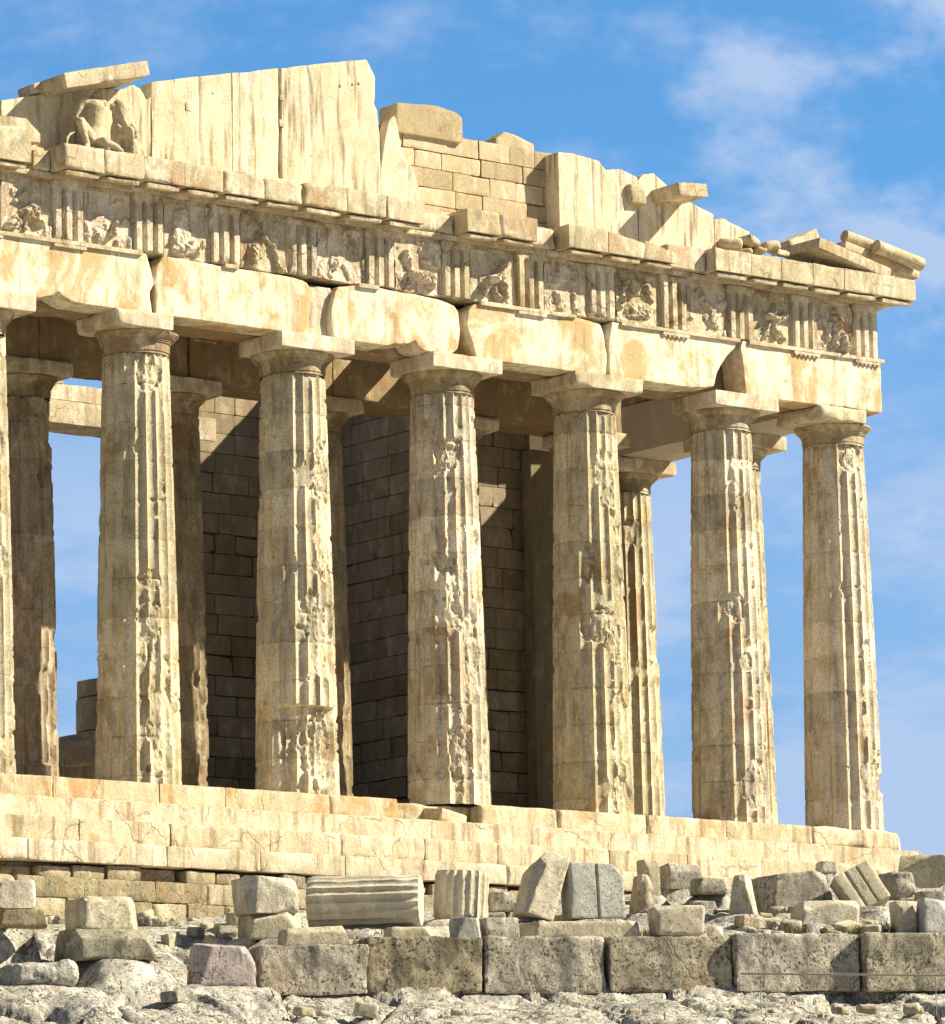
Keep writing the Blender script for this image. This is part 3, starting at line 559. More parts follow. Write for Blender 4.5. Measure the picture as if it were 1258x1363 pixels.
mb.add(*pstone(XA(660, 16, -.1), XA(712, 16, -.1), Pz(690, 195, -.1)[1]-.1, [(0, Pz(660, 184, -.1)[1]), (.25, Pz(672, 174, -.1)[1]), (.6, Pz(690, 180, -.1)[1]), (1, Pz(712, 192, -.1)[1])], -0.1, 0.4, 0.05, 0.05, 0.1, 0.02, 6))
part(mb, 'backing_wall', 'brickish')
part(MB().add(*pstone(-29, -1.2, ZG1-0.1, ZG1+0.12, -0.5, 0.6, 0.2, 0.03, 0.1, 0.03, 7, cap=160)), 'backing_wall', 'brickish')
# hidden core behind the left slabs
part(MB().add(*pstone(XA(-120, 14, 0), XA(500, 14, 0), ZG1+.13, [(0, 14.2), (0.25, 14.5), (1, 16.3)], 0.05, 0.6, 0.2, 0.03, 0.1, 0.03, 9, cap=100)), 'backing_wall', 'brickish')
# raking cornice pieces
def raking(pts0, pts1, y0, y1, th, seed, chip=0.08, mat='cornice', name='raking_cornice'):
    """slab from photo point pts0 to pts1 (its lower front edge) of thickness th"""
    a = at(*pts0, Y=y0); b = at(*pts1, Y=y0); L_ = math.hypot(b[0]-a[0], b[2]-a[2]); an = math.atan2(b[2]-a[2], b[0]-a[0])
    V, Q = stone((L_, y1-y0, th), 0.05, 0.015, chip, 0.012, seed)
    ca, sa = math.cos(an), math.sin(an); X = V[:, 0]*ca-(V[:, 2]+th/2)*sa; Z = V[:, 0]*sa+(V[:, 2]+th/2)*ca
    return part(MB().add(np.stack([X+(a[0]+b[0])/2, V[:, 1]+(y0+y1)/2, Z+(a[2]+b[2])/2], 1), Q), name, mat)
raking((90, 117), (201, 100), -1.45, 0.3, 0.34, 300, 0.05)
raking((48, 124), (96, 113), -0.55, 0.15, 0.22, 301, 0.15)
raking((76, 119), (98, 114), -1.1, 0.1, 0.30, 308, 0.15)
raking((905, 260), (943, 262), -1.5, 0.2, 0.33, 302, 0.04)
part(MB().add(*stone((0.5, 0.5, 0.5), 0.05, 0.05, 0.15, 0.04, 9, (XA(842, 15.6, -.55), -0.5, Pz(842, 262, -.5)[1]))), 'broken_corbel', 'cornice')
raking((1090, 329), (1186, 371), -1.45, -0.1, 0.27, 303, 0.06)
raking((1056, 334), (1092, 318), -0.3, 0.5, 0.28, 304, 0.14)
raking((1125, 330), (1224, 371), -0.9, 0.2, 0.2, 305, 0.06)
def gutter(a, b, rr, y, seed):
    A = at(*a, Y=y); B = at(*b, Y=y); d = B-A; L_ = np.linalg.norm(d); n = 24; m = 20; rows = []
    e1 = d/L_; e2 = np.array([0, 1.0, 0]); e3 = np.cross(e1, e2); e3 *= np.sign(e3[2])
    for i in range(m+1):
        for j in range(n):
            t = 2*math.pi*j/n; rows.append(A+d*i/m+e2*math.cos(t)*rr+e3*math.sin(t)*rr)
    V = np.array(rows); V += 0.02*fbm(V*3+seed, 3, 2)[:, None]
    Q = [[i*n+j, i*n+(j+1) % n, (i+1)*n+(j+1) % n, (i+1)*n+j] for i in range(m) for j in range(n)]
    c0 = len(V); V = np.vstack([V, A, B]); T = [[j, c0, (j+1) % n] for j in range(n)]+[[m*n+j, m*n+(j+1) % n, c0+1] for j in range(n)]
    return part(MB().add(V, Q, T), 'gutter_moulding', 'cornice')
gutter((1166, 328), (1226, 352), 0.17, -1.1, 1); gutter((1124, 314), (1162, 328), 0.15, -0.8, 2)
for px, py, s, sd in ((975, 325, .5, 1), (1000, 322, .45, 2), (1025, 328, .45, 3), (990, 334, .35, 4), (1040, 335, .35, 5), (1012, 334, .3, 6)):
    x, z = Pz(px, py, -0.7); part(MB().add(*stone((s, 0.6, s*0.5), 0.05, 0.06, 0.15, 0.04, sd, (x, -0.6, z), (0, 0.2, sd))), 'broken_fragment', 'cornice')
x, z = Pz(30, 195, -1.2); part(MB().add(*pstone(XA(-40, 14, -1.2), XA(54, 14, -1.2), ZG1, [(0, 14.25), (0.8, 14.3), (1, 14.0)], -1.2, -0.4, 0.06, 0.02, 0.15, 0.02, 44)), 'broken_fragment', 'cornice')
# --- flank entablature
fe = MB(); fe.add(*stone((1.74, 19.0, 1.27), 0.4, 0.02, 0.05, 0.006, 1, (0, 10.45, 11.068))); part(fe, 'flank_architrave', 'smooth')
fe = MB(); fe.add(*stone((1.70, 19.0, 0.85), 0.4, 0.02, 0.05, 0.006, 2, (0, 10.45, 12.14))); part(fe, 'flank_frieze', 'inner')
fe = MB(); fe.add(*pstone(0.25, 1.54, 12.57, 13.78, 0.52, 20, 0.3, 0.02, 0.08, 0.01, 3, cap=60)); part(fe, 'flank_cornice', 'cornice')
# --- porch entablature
def pe(xa, xb, z0, z1, y0, y1, seed, name, mat='inner', chip=0.1): part(MB().add(*pstone(xa, xb, z0, z1, y0, y1, 0.1, 0.02, chip, 0.02, seed, 0.02)), name, mat)
for k, (a, b) in enumerate(((-25.6, -20.7), (-20.68, -16.5), (-16.48, -12.33), (-12.31, -8.16), (-8.14, -3.3))):
    pe(a, b, 10.306, 11.35, 4.2, 5.7, 400+k, 'porch_architrave')
pe(-25.6, -3.3, 11.356, 11.46, 4.1, 5.8, 410, 'porch_taenia'); pe(-25.6, -3.3, 11.465, 12.4, 4.25, 5.6, 411, 'porch_frieze')
for k, (a, b, y0) in enumerate(((-25, -19.8, 0.9), (-8.3, -2.2, 0.9))): pe(a, b, 12.45, 12.75, y0, 5.9, 420+k, 'shading_ceiling_slab')  # porch ceiling, its ends set to shape the sun patches
pe(-3.3, -0.92, 12.45, 12.75, 5.95, 7.4, 429, 'shading_ceiling_slab'); pe(-2.19, -0.92, 12.45, 12.75, 5.0, 5.94, 428, 'shading_ceiling_slab')  # unseen slabs added to block sun above the inner wall's lit patch
for k, xb in enumerate((-24.2, -22.3, -20.2, -18.4, -14.3, -10.3, -8.6, -6.4, -4.6)): pe(xb-0.27, xb+0.27, 11.72, 12.43, 0.9, 4.3, 430+k, 'ceiling_beam')
# --- inner walls
def ashlar(x0, x1, y0, y1, z0, tops, axis='x', seed=0, ch=0.52, bl=1.25, name='inner_wall', th=0.5, mat='cella', miss=()):
    """wall face of individually cut blocks; tops = [(s, z)] along its length"""
    mb = MB(); rg = random.Random(seed); s0, s1 = (x0, x1) if axis == 'x' else (y0, y1); z = z0; row = 0
    while z < max(t[1] for t in tops):
        s = s0-(bl/2 if row % 2 else 0)-rg.uniform(0, .1)
        while s < s1:
            w = bl*rg.uniform(0.85, 1.15) if rg.random() > 0.18 else bl*0.5
            a, b = max(s, s0), min(s+w, s1); lim = np.interp((a+b)/2, [t[0] for t in tops], [t[1] for t in tops])
            if b-a > 0.1 and z+ch*0.6 < lim and not any(m0 < (a+b)/2 < m1 and n0 < z+ch/2 < n1 for m0, m1, n0, n1 in miss):
                sz = (b-a-0.012, th, ch-0.01) if axis == 'x' else (th, b-a-0.012, ch-0.01)
                j = rg.uniform(-0.012, 0.012)
                lc = ((a+b)/2, y0+th/2+j, z+ch/2) if axis == 'x' else (x0+th/2+j, (a+b)/2, z+ch/2)
                mb.add(*stone(sz, 0.13, 0.012, 0.06 if rg.random() < 0.75 else 0.2, 0.012, row*37+s, lc))
            s += w
        z += ch; row += 1
    return part(mb, name, mat)
part(MB().add(*pstone(-3.95, -3.2, 0.45, 10.3, 7.08, 7.47, 0.12, 0.02, 0.06, 0.015, 71)), 'inner_pier', 'cella')
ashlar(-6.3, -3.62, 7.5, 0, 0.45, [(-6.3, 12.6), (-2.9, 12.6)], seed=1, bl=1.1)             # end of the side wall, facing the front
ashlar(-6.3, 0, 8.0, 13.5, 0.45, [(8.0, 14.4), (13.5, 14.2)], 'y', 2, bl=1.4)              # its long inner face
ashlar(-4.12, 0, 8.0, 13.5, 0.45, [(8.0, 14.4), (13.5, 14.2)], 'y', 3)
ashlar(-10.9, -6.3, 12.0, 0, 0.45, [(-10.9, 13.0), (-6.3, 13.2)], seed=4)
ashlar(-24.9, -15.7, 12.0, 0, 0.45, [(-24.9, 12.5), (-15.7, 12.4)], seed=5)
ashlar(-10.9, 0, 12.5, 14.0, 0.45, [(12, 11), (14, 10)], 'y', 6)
part(MB().add(*pstone(-17.2, -10.3, 10.62, 11.22, 11.96, 13.2, 0.1, 0.02, 0.08, 0.02, 500)), 'door_lintel', 'cornice')
part(MB().add(*pstone(-17.0, -10.2, 11.23, 11.66, 12.05, 13.2, 0.1, 0.02, 0.15, 0.03, 501)), 'door_lintel', 'cornice')
part(MB().add(*pstone(-15.3, -14.85, 11.67, 12.25, 12.1, 12.6, 0.1, 0.01, 0.03, 0.005, 502)), 'lintel_post', 'cornice')
part(MB().add(*pstone(-17.2, -10.9, 12.3, 12.7, 12.2, 13.0, 0.1, 0.02, 0.08, 0.02, 503)), 'door_lintel', 'inner')
# far remains seen through the door
mb = MB(); q0 = at(98, 985, Y=25); q1 = at(138, 912, Y=25)
qc = q0+_r0*1.25; cx, cr = qc[0], 1.25; z = 0.0; k = 0
while z < q1[2]-0.1:
    hh = min(0.95, q1[2]-z)
    n = 9; V, Q = stone((2.5, 2.5, hh-0.02), 0.12, 0.03, 0.12, 0.02, k+7)
    r = np.hypot(V[:, 0], V[:, 1])+1e-6; mx = np.maximum(abs(V[:, 0]), abs(V[:, 1])); V[:, 0] *= mx/r; V[:, 1] *= mx/r
    V[:, :2] *= 1-0.05*k/4
    mb.add(V+np.array([cx, qc[1], z+hh/2]), Q); z += hh; k += 1
part(mb, 'column_stump', 'cella')
mb = MB()
for k, (px, py, w, h) in enumerate(((92, 1003, 1.0, .75), (120, 998, 1.3, .8), (88, 1024, .8, .6), (108, 1026, 1.1, .7), (128, 1024, .9, .7), (145, 1010, 1.4, 1.2))):
    q = at(px, py, Y=22); mb.add(*stone((w, 0.9, h), 0.08, 0.04, 0.15, 0.03, k, (q[0], 22+.1*k, q[2]), (0, .05*k-.1, 0)))
q = at(110, 1060, Y=22); mb.add(*stone((4.5, 1.2, 3.0), 0.2, 0.04, 0.15, 0.03, 9, (q[0], 23, q[2]-1)))
part(mb, 'rubble_heap', 'cella')
# ------------------------------------------------------------------ pediment statues
def figure(name, blobs, loc, label, sc=1.0, voxel=0.022, fold=0.0, rotz=0.0):
    voxel = 0.017
    """blobs: capsules (x0,y0,z0,x1,y1,z1,r0,r1) fused into one body"""
    mb = MB()
    for (x0, y0, z0, x1, y1, z1, ra, rb) in blobs:
        A = np.array([x0, y0, z0]); B = np.array([x1, y1, z1]); d = B-A; L_ = max(np.linalg.norm(d), 1e-4); e = d/L_
        h = np.array([0, 0, 1.0]) if abs(e[2]) < 0.9 else np.array([1.0, 0, 0]); s1 = np.cross(e, h); s1 /= np.linalg.norm(s1); s2 = np.cross(e, s1)
        m, n = 14, 16; V = []
        for i in range(m+1):
            ph = math.pi*i/m; c, s = -math.cos(ph), math.sin(ph)
            ctr, r = (A, ra) if i <= m//2 else (B, rb)
            for j in range(n):
                t = 2*math.pi*j/n; V.append(ctr+e*c*r+(s1*math.cos(t)+s2*math.sin(t))*s*r)
        Q = [[i*n+j, i*n+(j+1) % n, (i+1)*n+(j+1) % n, (i+1)*n+j] for i in range(m) for j in range(n)]
        mb.add(V, Q)
    o = mb.build(name, M['statue'], None, angle=None)
    r = o.modifiers.new('r', 'REMESH'); r.mode = 'VOXEL'; r.voxel_size = voxel; r.use_smooth_shade = True
    sm = o.modifiers.new('s', 'SMOOTH'); sm.iterations = 2; sm.factor = 0.5
    me = bpy.data.meshes.new_from_object(o.evaluated_get(bpy.context.evaluated_depsgraph_get())); o.modifiers.clear(); o.data = me
    n = len(me.vertices); co = np.empty(n*3); me.vertices.foreach_get('co', co); co = co.reshape(-1, 3); nr = np.empty(n*3); me.vertex_normals.foreach_get('vector', nr); nr = nr.reshape(-1, 3)
    a = 0.018*fbm(co*5+3, 4, 7)-0.02*np.abs(fbm(co*9, 3, 8))
    if fold: a = a+fold*np.sin(co[:, 0]*27+co[:, 2]*9+5*fbm(co*2.5, 2, 9))*smooth(1.05, 0.7, co[:, 2])
    co = (co+nr*a[:, None])*sc; me.vertices.foreach_set('co', co.ravel()); me.update()
    if not me.materials: me.materials.append(M['statue'])
    o.location = loc; o.rotation_euler = (0, 0, rotz); tag(o, label, 'statue', 'carved figures on the pediment'); return o
p = at(122, 190, Y=-0.95)
figure('statue', [(0, 0, .3, .02, 0, .55, .22, .17), (.02, 0, .6, .05, -.03, 1.0, .17, .22), (-.09, -.13, .98, -.09, -.13, .98, .12, .12), (.15, -.14, 1.0, .15, -.14, 1.0, .12, .12), (-.2, 0, 1.14, .26, 0, 1.16, .11, .11), (.05, 0, 1.2, .06, -.02, 1.3, .09, .08),
  (-.06, -.05, .28, -.46, -.26, .60, .16, .11), (-.46, -.26, .60, -.36, -.34, .12, .105, .07), (-.36, -.34, .08, -.44, -.42, .04, .07, .05), (.12, -.08, .24, .02, -.46, .20, .15, .11), (.02, -.46, .2, .32, -.48, .10, .10, .07), (.32, -.48, .1, .42, -.46, .06, .06, .05),
  (-.27, 0, 1.12, -.38, .06, .80, .09, .07), (-.1, .05, .1, .3, .05, .1, .2, .16)], (p[0], -0.98, ZG1-0.02), 'headless seated male torso statue on the left cornice ledge, knee raised to the left', 1.04)
p = at(160, 190, Y=-0.95)
figure('statue', [(0, 0, .3, -.02, 0, .9, .26, .20), (-.02, 0, .9, -.08, -.02, 1.18, .21, .17), (-.22, 0, 1.16, .1, 0, 1.16, .1, .12), (-.1, 0, 1.2, -.1, 0, 1.3, .09, .08),
  (.1, 0, 1.1, .22, -.1, .75, .10, .09), (.22, -.1, .75, .12, -.3, .5, .09, .06), (0, 0, .3, .35, -.05, .12, .26, .2), (-.05, -.1, .5, -.02, -.34, .55, .18, .14), (-.02, -.34, .55, -.02, -.3, .05, .13, .12), (.2, 0, .55, .42, .05, .1, .18, .14)],
  (p[0]+.02, -1.0, ZG1-0.02), 'headless draped kneeling female statue on the left cornice ledge, pressed against the seated torso', 1.0, fold=0.03)
# ------------------------------------------------------------------ ground
TILT = 0.27                                           # the terrace runs askew: its right end is farther away
def rel(P):                                           # horizontal distance and lateral offset from the camera
    v = np.asarray(P)[..., :2]-CP[:2]; g = np.array([math.sin(YAW), math.cos(YAW)])
    return v@g, v@_r0[:2]
CPX = [0, 200, 330, 400, 629, 850, 950, 1100, 1258]
CD = [86, 92, 94.5, 96.6, 97.0, 98.4, 99.5, 101, 103.5, 107, 112, 118, 126]
CY = np.array([
 [1440]*9, [1388]*9,
 [1338, 1346, 1358, 1362, 1365, 1365, 1364, 1362, 1360],
 [1290, 1302, 1322, 1330, 1328, 1330, 1328, 1326, 1324],
 [1284, 1294, 1314, 1324, 1325, 1326, 1324, 1322, 1320],
 [1266, 1274, 1288, 1262, 1254, 1252, 1250, 1246, 1244],
 [1248, 1258, 1262, 1256, 1250, 1248, 1246, 1240, 1238],
 [1232, 1236, 1238, 1240, 1236, 1234, 1228, 1226, 1224],
 [1222, 1224, 1222, 1220, 1218, 1212, 1208, 1206, 1208],
 [1210, 1212, 1212, 1210, 1200, 1192, 1188, 1186, 1190],
 [1205, 1205, 1205, 1203, 1195, 1182, 1176, 1172, 1176],
 [1203, 1203, 1203, 1200, 1192, 1180, 1174, 1166, 1163],
 [1200, 1200, 1200, 1198, 1190, 1180, 1174, 1164, 1158]], float)
seats = []                                            # (x, y, base z, radius): the ground is made to meet each resting stone
def base_z(d, l):
    px = 629+F*l/(d*1.006); shp = d.shape; d_ = np.clip(d-TILT*np.clip(l, -12, 12), 86, 126).ravel(); p_ = np.clip(px, 0, 1258).ravel()
    i = np.clip(np.searchsorted(CD, d_)-1, 0, len(CD)-2); ti = (d_-np.array(CD)[i])/(np.array(CD)[i+1]-np.array(CD)[i])
    j = np.clip(np.searchsorted(CPX, p_)-1, 0, len(CPX)-2); C_ = np.array(CPX, float); tj = (p_-C_[j])/(C_[j+1]-C_[j])
    y = (CY[i, j]*(1-ti)*(1-tj)+CY[i+1, j]*ti*(1-tj)+CY[i, j+1]*(1-ti)*tj+CY[i+1, j+1]*ti*tj).reshape(shp)
    yc = np.clip(px, 0, 1258)
    v = _fw[None]+_rt[None]*((yc.ravel()-629)/F)[:, None]-_up[None]*((y.ravel()-681.5)/F)[:, None]
    zz = (CP[2]+v[:, 2]*np.clip(d.ravel(), 86, 126)/(v[:, :2]@np.array([math.sin(YAW), math.cos(YAW)]))).reshape(shp)
    return np.where(d < 86, zz-(86-d)*0.055, zz)
def ground():
    dd = np.concatenate([np.array([-900, -300, -100, -30, 0, 25, 45, 60, 72, 80, 85, 88]), np.arange(89, 104, 0.045), np.arange(104, 124, 0.1), np.array([125, 130, 140, 160, 200, 300, 600, 1500])])
    ll = np.concatenate([np.array([-1200, -300, -100, -50, -30, -20, -15]), np.arange(-12.6, 13.0, 0.055), np.array([15, 20, 30, 50, 100, 300, 1200])])
    D, L_ = np.meshgrid(dd, ll, indexing='ij'); Z = base_z(D, L_)
    gx, gy = math.sin(YAW), math.cos(YAW)
    X = CP[0]+D*gx+L_*_r0[0]; Y = CP[1]+D*gy+L_*_r0[1]
    sx, sy = D.shape; C3 = np.stack([X.ravel(), Y.ravel(), X.ravel()*0], 1)
    wx = (L_.ravel()+0.45*fbm(C3*0.9, 3, 101)); wy = (D.ravel()*0.75+0.45*fbm(C3*0.9+40, 3, 102))
    f1, f2, c = cells(wx/1.9, wy/1.3, 5); g1, g2, c2 = cells(wx/0.42+9, wy/0.36, 8)
    ed = smooth(0.0, 0.16, f2-f1); ed2 = smooth(0.0, 0.2, g2-g1)
    near = smooth(104, 98, (D-TILT*L_).ravel())*0.75+0.25
    n = (c-0.5)*0.30*near+(ed-1)*0.13*near+(c2-0.5)*0.025+(ed2-1)*0.018*near+0.20*fbm(C3*0.8, 3, 103)*near+0.07*fbm(C3*2.4, 4, 104, 0.5)+0.018*fbm(C3*11, 3, 105)-0.05*np.clip(fbm(C3*4, 3, 106)-0.2, 0, 1)
    q_ = n/0.11+0.6*fbm(C3*1.3+7, 3, 120); fl_ = np.floor(q_); n = n*0.45+0.55*0.11*(fl_+smooth(0.25, 0.75, q_-fl_))
    rd = np.abs(fbm(C3*1.6+11, 4, 121, 0.6)); n = n-0.10*smooth(0.045, 0.0, rd)*near
    fade = smooth(60, 88, D.ravel()); n = n*fade
    # just in front of the terrace blocks and just behind them the rock is flatter
    Z = Z+n.reshape(sx, sy)
    for (x, y, z, r) in seats:
        ds = np.hypot(X-x, Y-y); k = smooth(1.5, 0.75, ds/r); Z = Z*(1-k)+(z+0.02+0.25*n.reshape(sx, sy))*k
    ins = (X < 2.2) & (Y > -3.2) & (X > -33) & (Y < 32)
    Z = np.where(ins, np.minimum(Z, -2.25), Z)
    V = np.stack([X.ravel(), Y.ravel(), Z.ravel()], 1)
    i = np.arange(sx-1)[:, None]*sy; j = np.arange(sy-1)[None]
    Q = np.stack([i+j, i+sy+j, i+sy+j+1, i+j+1], -1).reshape(-1, 4)[:, ::-1]
    o = MB().add(V, Q).build('ground', M['ground'], None, angle=60); tag(o, kind='structure'); return o
# ------------------------------------------------------------------ fallen stones
def sput(bx, by, d, w, h, dep, mat, label, seed, name='fallen_block', cat='stone block', rot=(0, 0, 0), chip=0.08, r0=0.03, rough=0.02, group='fallen marble blocks before the temple', seat=True, post=None, seg=0.04, yawo=0.0, sink=0.03, rf=1.3, taper=None, jit=1.0, wfull=0, cuts=4, onground=False):
    """w, h in photo pixels at distance d; (bx, by) the middle of the base"""
    s = d*1.01/F; d = d+TILT*(bx-629)*s; q = at(bx, by, d=d); w, h = w*s, h*s
    yawo = yawo+(0.26 if yawo == 0 else 0.12); dep = min(dep, 0.45*w/math.sin(yawo)) if yawo > 0 else dep; w = (w-dep*math.sin(abs(yawo)))/math.cos(yawo)
    if name == 'terrace_block': w = wfull*s/math.cos(yawo)
    g = np.array([math.sin(YAW), math.cos(YAW)])
    def pp(p, hh):
        if post: p = post(p, hh)
        rj = np.random.RandomState(seed*7+1).uniform(-1, 1, (2, 2, 2, 3))*np.array([0.07*2*hh[0], 0.05*2*hh[1], 0.09*2*hh[2]])*jit
        t3 = np.clip((p+hh)/(2*hh), 0, 1); q_ = p.copy()
        for a in (0, 1):
            for b_ in (0, 1):
                for c_ in (0, 1):
                    if c_ == 0: continue
                    q_ = q_+((t3[:, 0] if a else 1-t3[:, 0])*(t3[:, 1] if b_ else 1-t3[:, 1])*t3[:, 2])[:, None]*rj[a, b_, c_]
        p = q_
        rc = np.random.RandomState(seed*3+5)
        for _ in range(cuts):
            nn = rc.uniform(-1, 1, 3)*np.array([1, 1, 0.8]); nn[2] = abs(nn[2])*0.9+0.05; nn[1] = -abs(nn[1]) if rc.rand() < 0.7 else nn[1]; nn /= np.linalg.norm(nn)
            sup = (np.abs(nn)*hh).sum(); ex = p@nn-sup*rc.uniform(0.66, 0.9)-0.02*fbm(p*5+seed, 3, 5)
            p = p-np.clip(ex, 0, None)[:, None]*nn*0.93
        if taper: p = p.copy(); t = (p[:, 2]+hh[2])/(2*hh[2]); p[:, 0] = p[:, 0]*(1-taper*t)
        return p
    if onground:
        l = np.array([[(bx-629)/F*d*1.006]]); q = np.array([*(CP[:2]+g*d+_r0[:2]*l[0, 0]), float(base_z(np.array([[d]]), l)[0, 0])])
    V, Q = stone((w, dep, h), seg, r0, chip, rough, seed, (0, 0, h/2), post=pp, rf=rf)
    rr_ = -YAW+yawo; c = q[:2]+np.array([-math.sin(rr_), math.cos(rr_)])*dep/2
    o = MB().add(V, Q).build(name, M[mat], None, (c[0], c[1], q[2]-sink), Euler((rot[0], rot[1], -YAW+yawo+rot[2]), 'XYZ'))
    tag(o, label, cat, group)
    if seat: seats.append((c[0], c[1], q[2]-sink, max(w, dep)*0.6))
    return o
def groove(cs, dep, wid):
    def f(p, h):
        q = p.copy(); m = p[:, 1] < -h[1]*0.6; x = p[:, 0]/h[0]
        for c in cs: q[m, 1] += (dep*smooth(wid, 0, np.abs(x-c)))[m]
        return q
    return f
sput(367, 1249, 99.2, 88, 36, 1.0, 'white_stone', 'thick slab beneath the pale squared block, left of the fluted drum lying on its side', 1, chip=0.12)
sput(366, 1214, 99.2, 90, 50, 1.0, 'white_stone', 'pale squared block lying on another slab, left of the fluted drum lying on its side', 2, seat=False, chip=0.14, yawo=0.25, sink=0.02)
sput(425, 1257, 98.0, 106, 25, 0.7, 'white_stone', 'flat broken slab on the terrace wall before the lying fluted drum', 3, rot=(0, -0.04, 0), chip=0.16, seat=False)
sput(551, 1251, 98.1, 76, 19, 0.6, 'white_stone', 'low cream slab on the terrace wall under the upright fluted drum', 4, chip=0.06, seat=False)
sput(626, 1250, 98.0, 44, 31, 0.6, 'blue_stone', 'small bluish grey block on the terrace wall right of the upright fluted drum', 5, chip=0.05, seat=False)
sput(672, 1248, 98.1, 52, 29, 0.7, 'grey_stone', 'grey wedge block on the terrace wall under the tilted slab', 6, chip=0.1, taper=-0.2, seat=False, rot=(0, -0.05, 0))
sput(715, 1220, 99.4, 54, 86, 0.75, 'white_stone', 'tall pale slab leaning to the right behind the terrace wall', 7, rot=(-0.1, 0.33, 0.1), chip=0.06, r0=0.03)
sput(798, 1222, 99.6, 86, 76, 0.62, 'blue_stone', 'upright bluish slab with one vertical groove, beside the leaning slab', 8, cuts=1, jit=0.5, post=groove((0.0,), 0.07, 0.06), rot=(-0.08, 0, 0.0), chip=0.06, yawo=0.22)
sput(782, 1250, 98.2, 178, 26, 0.8, 'white_stone', 'long low slab on the terrace wall under the upright bluish slab', 9, chip=0.12, seat=False)
sput(907, 1243, 98.0, 74, 38, 0.7, 'white_stone', 'smooth rounded cream block standing on the terrace wall right of centre', 10, chip=0.05, cuts=1, r0=0.07, seat=False)
sput(955, 1246, 98.3, 22, 15, 0.3, 'white_stone', 'tiny cream chunk on the terrace wall right of the rounded cream block', 11, seat=False, chip=0.05)
sput(672, 1212, 101.5, 44, 28, 0.8, 'grey_stone', 'grey block half hidden behind the leaning pale slab', 12)
sput(862, 1214, 101.5, 40, 50, 0.7, 'found', 'brown broken rock behind the rounded cream block', 13, chip=0.25, taper=0.4)
sput(872, 1190, 104.5, 32, 48, 0.8, 'white_stone', 'upright cream block against the steps behind the brown rock', 14, yawo=0.3)
sput(915, 1182, 105.2, 62, 36, 0.8, 'grey_stone', 'dark grey squared block against the steps right of the upright cream block', 15, yawo=0.25, chip=0.1)
sput(950, 1188, 103.8, 52, 22, 0.7, 'grey_stone', 'low dark grey slab in front of the dark squared block', 16, chip=0.12)
sput(987, 1217, 101.0, 44, 52, 0.7, 'white_stone', 'pale wedge shaped block left of the long dark lichened block', 17, taper=0.45, yawo=-0.3, chip=0.08)
sput(1064, 1214, 102.0, 112, 56, 0.9, 'grey_stone', 'long dark lichened block in the right hand pile of stones', 18, chip=0.14, rot=(0, -0.03, 0), r0=0.04)
sput(1106, 1229, 100.0, 90, 33, 0.7, 'white_stone', 'pale broken beam fragment lying in front of the long dark block', 19, chip=0.14, rot=(0.05, -0.03, 0))
sput(1166, 1206, 101.2, 62, 60, 0.5, 'white_stone', 'leaning pale slab with two carved parallel grooves at the right', 20, cuts=0, jit=0.3, post=groove((-0.4, 0.25), 0.06, 0.07), rot=(-0.35, -0.45, 0.0), chip=0.05)
sput(1204, 1197, 104.5, 56, 40, 0.9, 'grey_stone', 'rounded grey boulder right of the slab with two carved grooves', 21, name='boulder', cat='boulder', r0=0.2, chip=0.2, rough=0.06)
sput(1235, 1190, 110.5, 92, 56, 1.6, 'white_stone', 'largest squared block at the right edge, against the temple corner', 22, chip=0.08, rot=(0, 0.10, 0), yawo=-0.2)
sput(1243, 1200, 102.5, 40, 16, 0.6, 'grey_stone', 'thin flat slab below the large block at the right edge', 23)
sput(1211, 1241, 99.2, 34, 44, 0.7, 'white_stone', 'cream block at the right end of the terrace wall top', 24, chip=0.06)
sput(1250, 1241, 98.9, 50, 46, 0.7, 'blue_stone', 'bluish block cut by the right edge of the view on the terrace wall', 25, chip=0.06)
sput(1105, 1160, 106.5, 30, 16, 0.5, 'white_stone', 'small pale chunk above the long dark block', 27, chip=0.1)
# left side
sput(150, 1276, 96.4, 140, 42, 1.5, 'grey_stone', 'broad flat boulder under the rough lit block at the left', 28, name='boulder', cat='boulder', chip=0.3, r0=0.08, rough=0.05, taper=-0.05)
sput(152, 1236, 96.7, 106, 44, 1.0, 'white_stone', 'rough sunlit block lying on the broad flat boulder at the left', 29, chip=0.22, r0=0.06, rough=0.05, seat=False, yawo=0.35)
sput(26, 1206, 96.9, 58, 34, 0.8, 'white_stone', 'white rough block at the left edge below the temple steps', 30, chip=0.25, r0=0.06, rough=0.04)
sput(30, 1231, 96.6, 80, 22, 0.6, 'found', 'flat brown block at the left edge under the white rough block', 31, chip=0.1, seat=False)
sput(300, 1314, 96.7, 98, 58, 0.9, 'mauve_stone', 'mauve grey cracked boulder at the left end of the terrace wall', 32, name='boulder', cat='boulder', chip=0.18, r0=0.1, rough=0.04, taper=0.1)
sput(60, 1312, 95.6, 120, 32, 1.4, 'ground', 'wide pale boulder at the left edge in the foreground', 34, name='boulder', cat='boulder', chip=0.35, r0=0.12, rough=0.1)
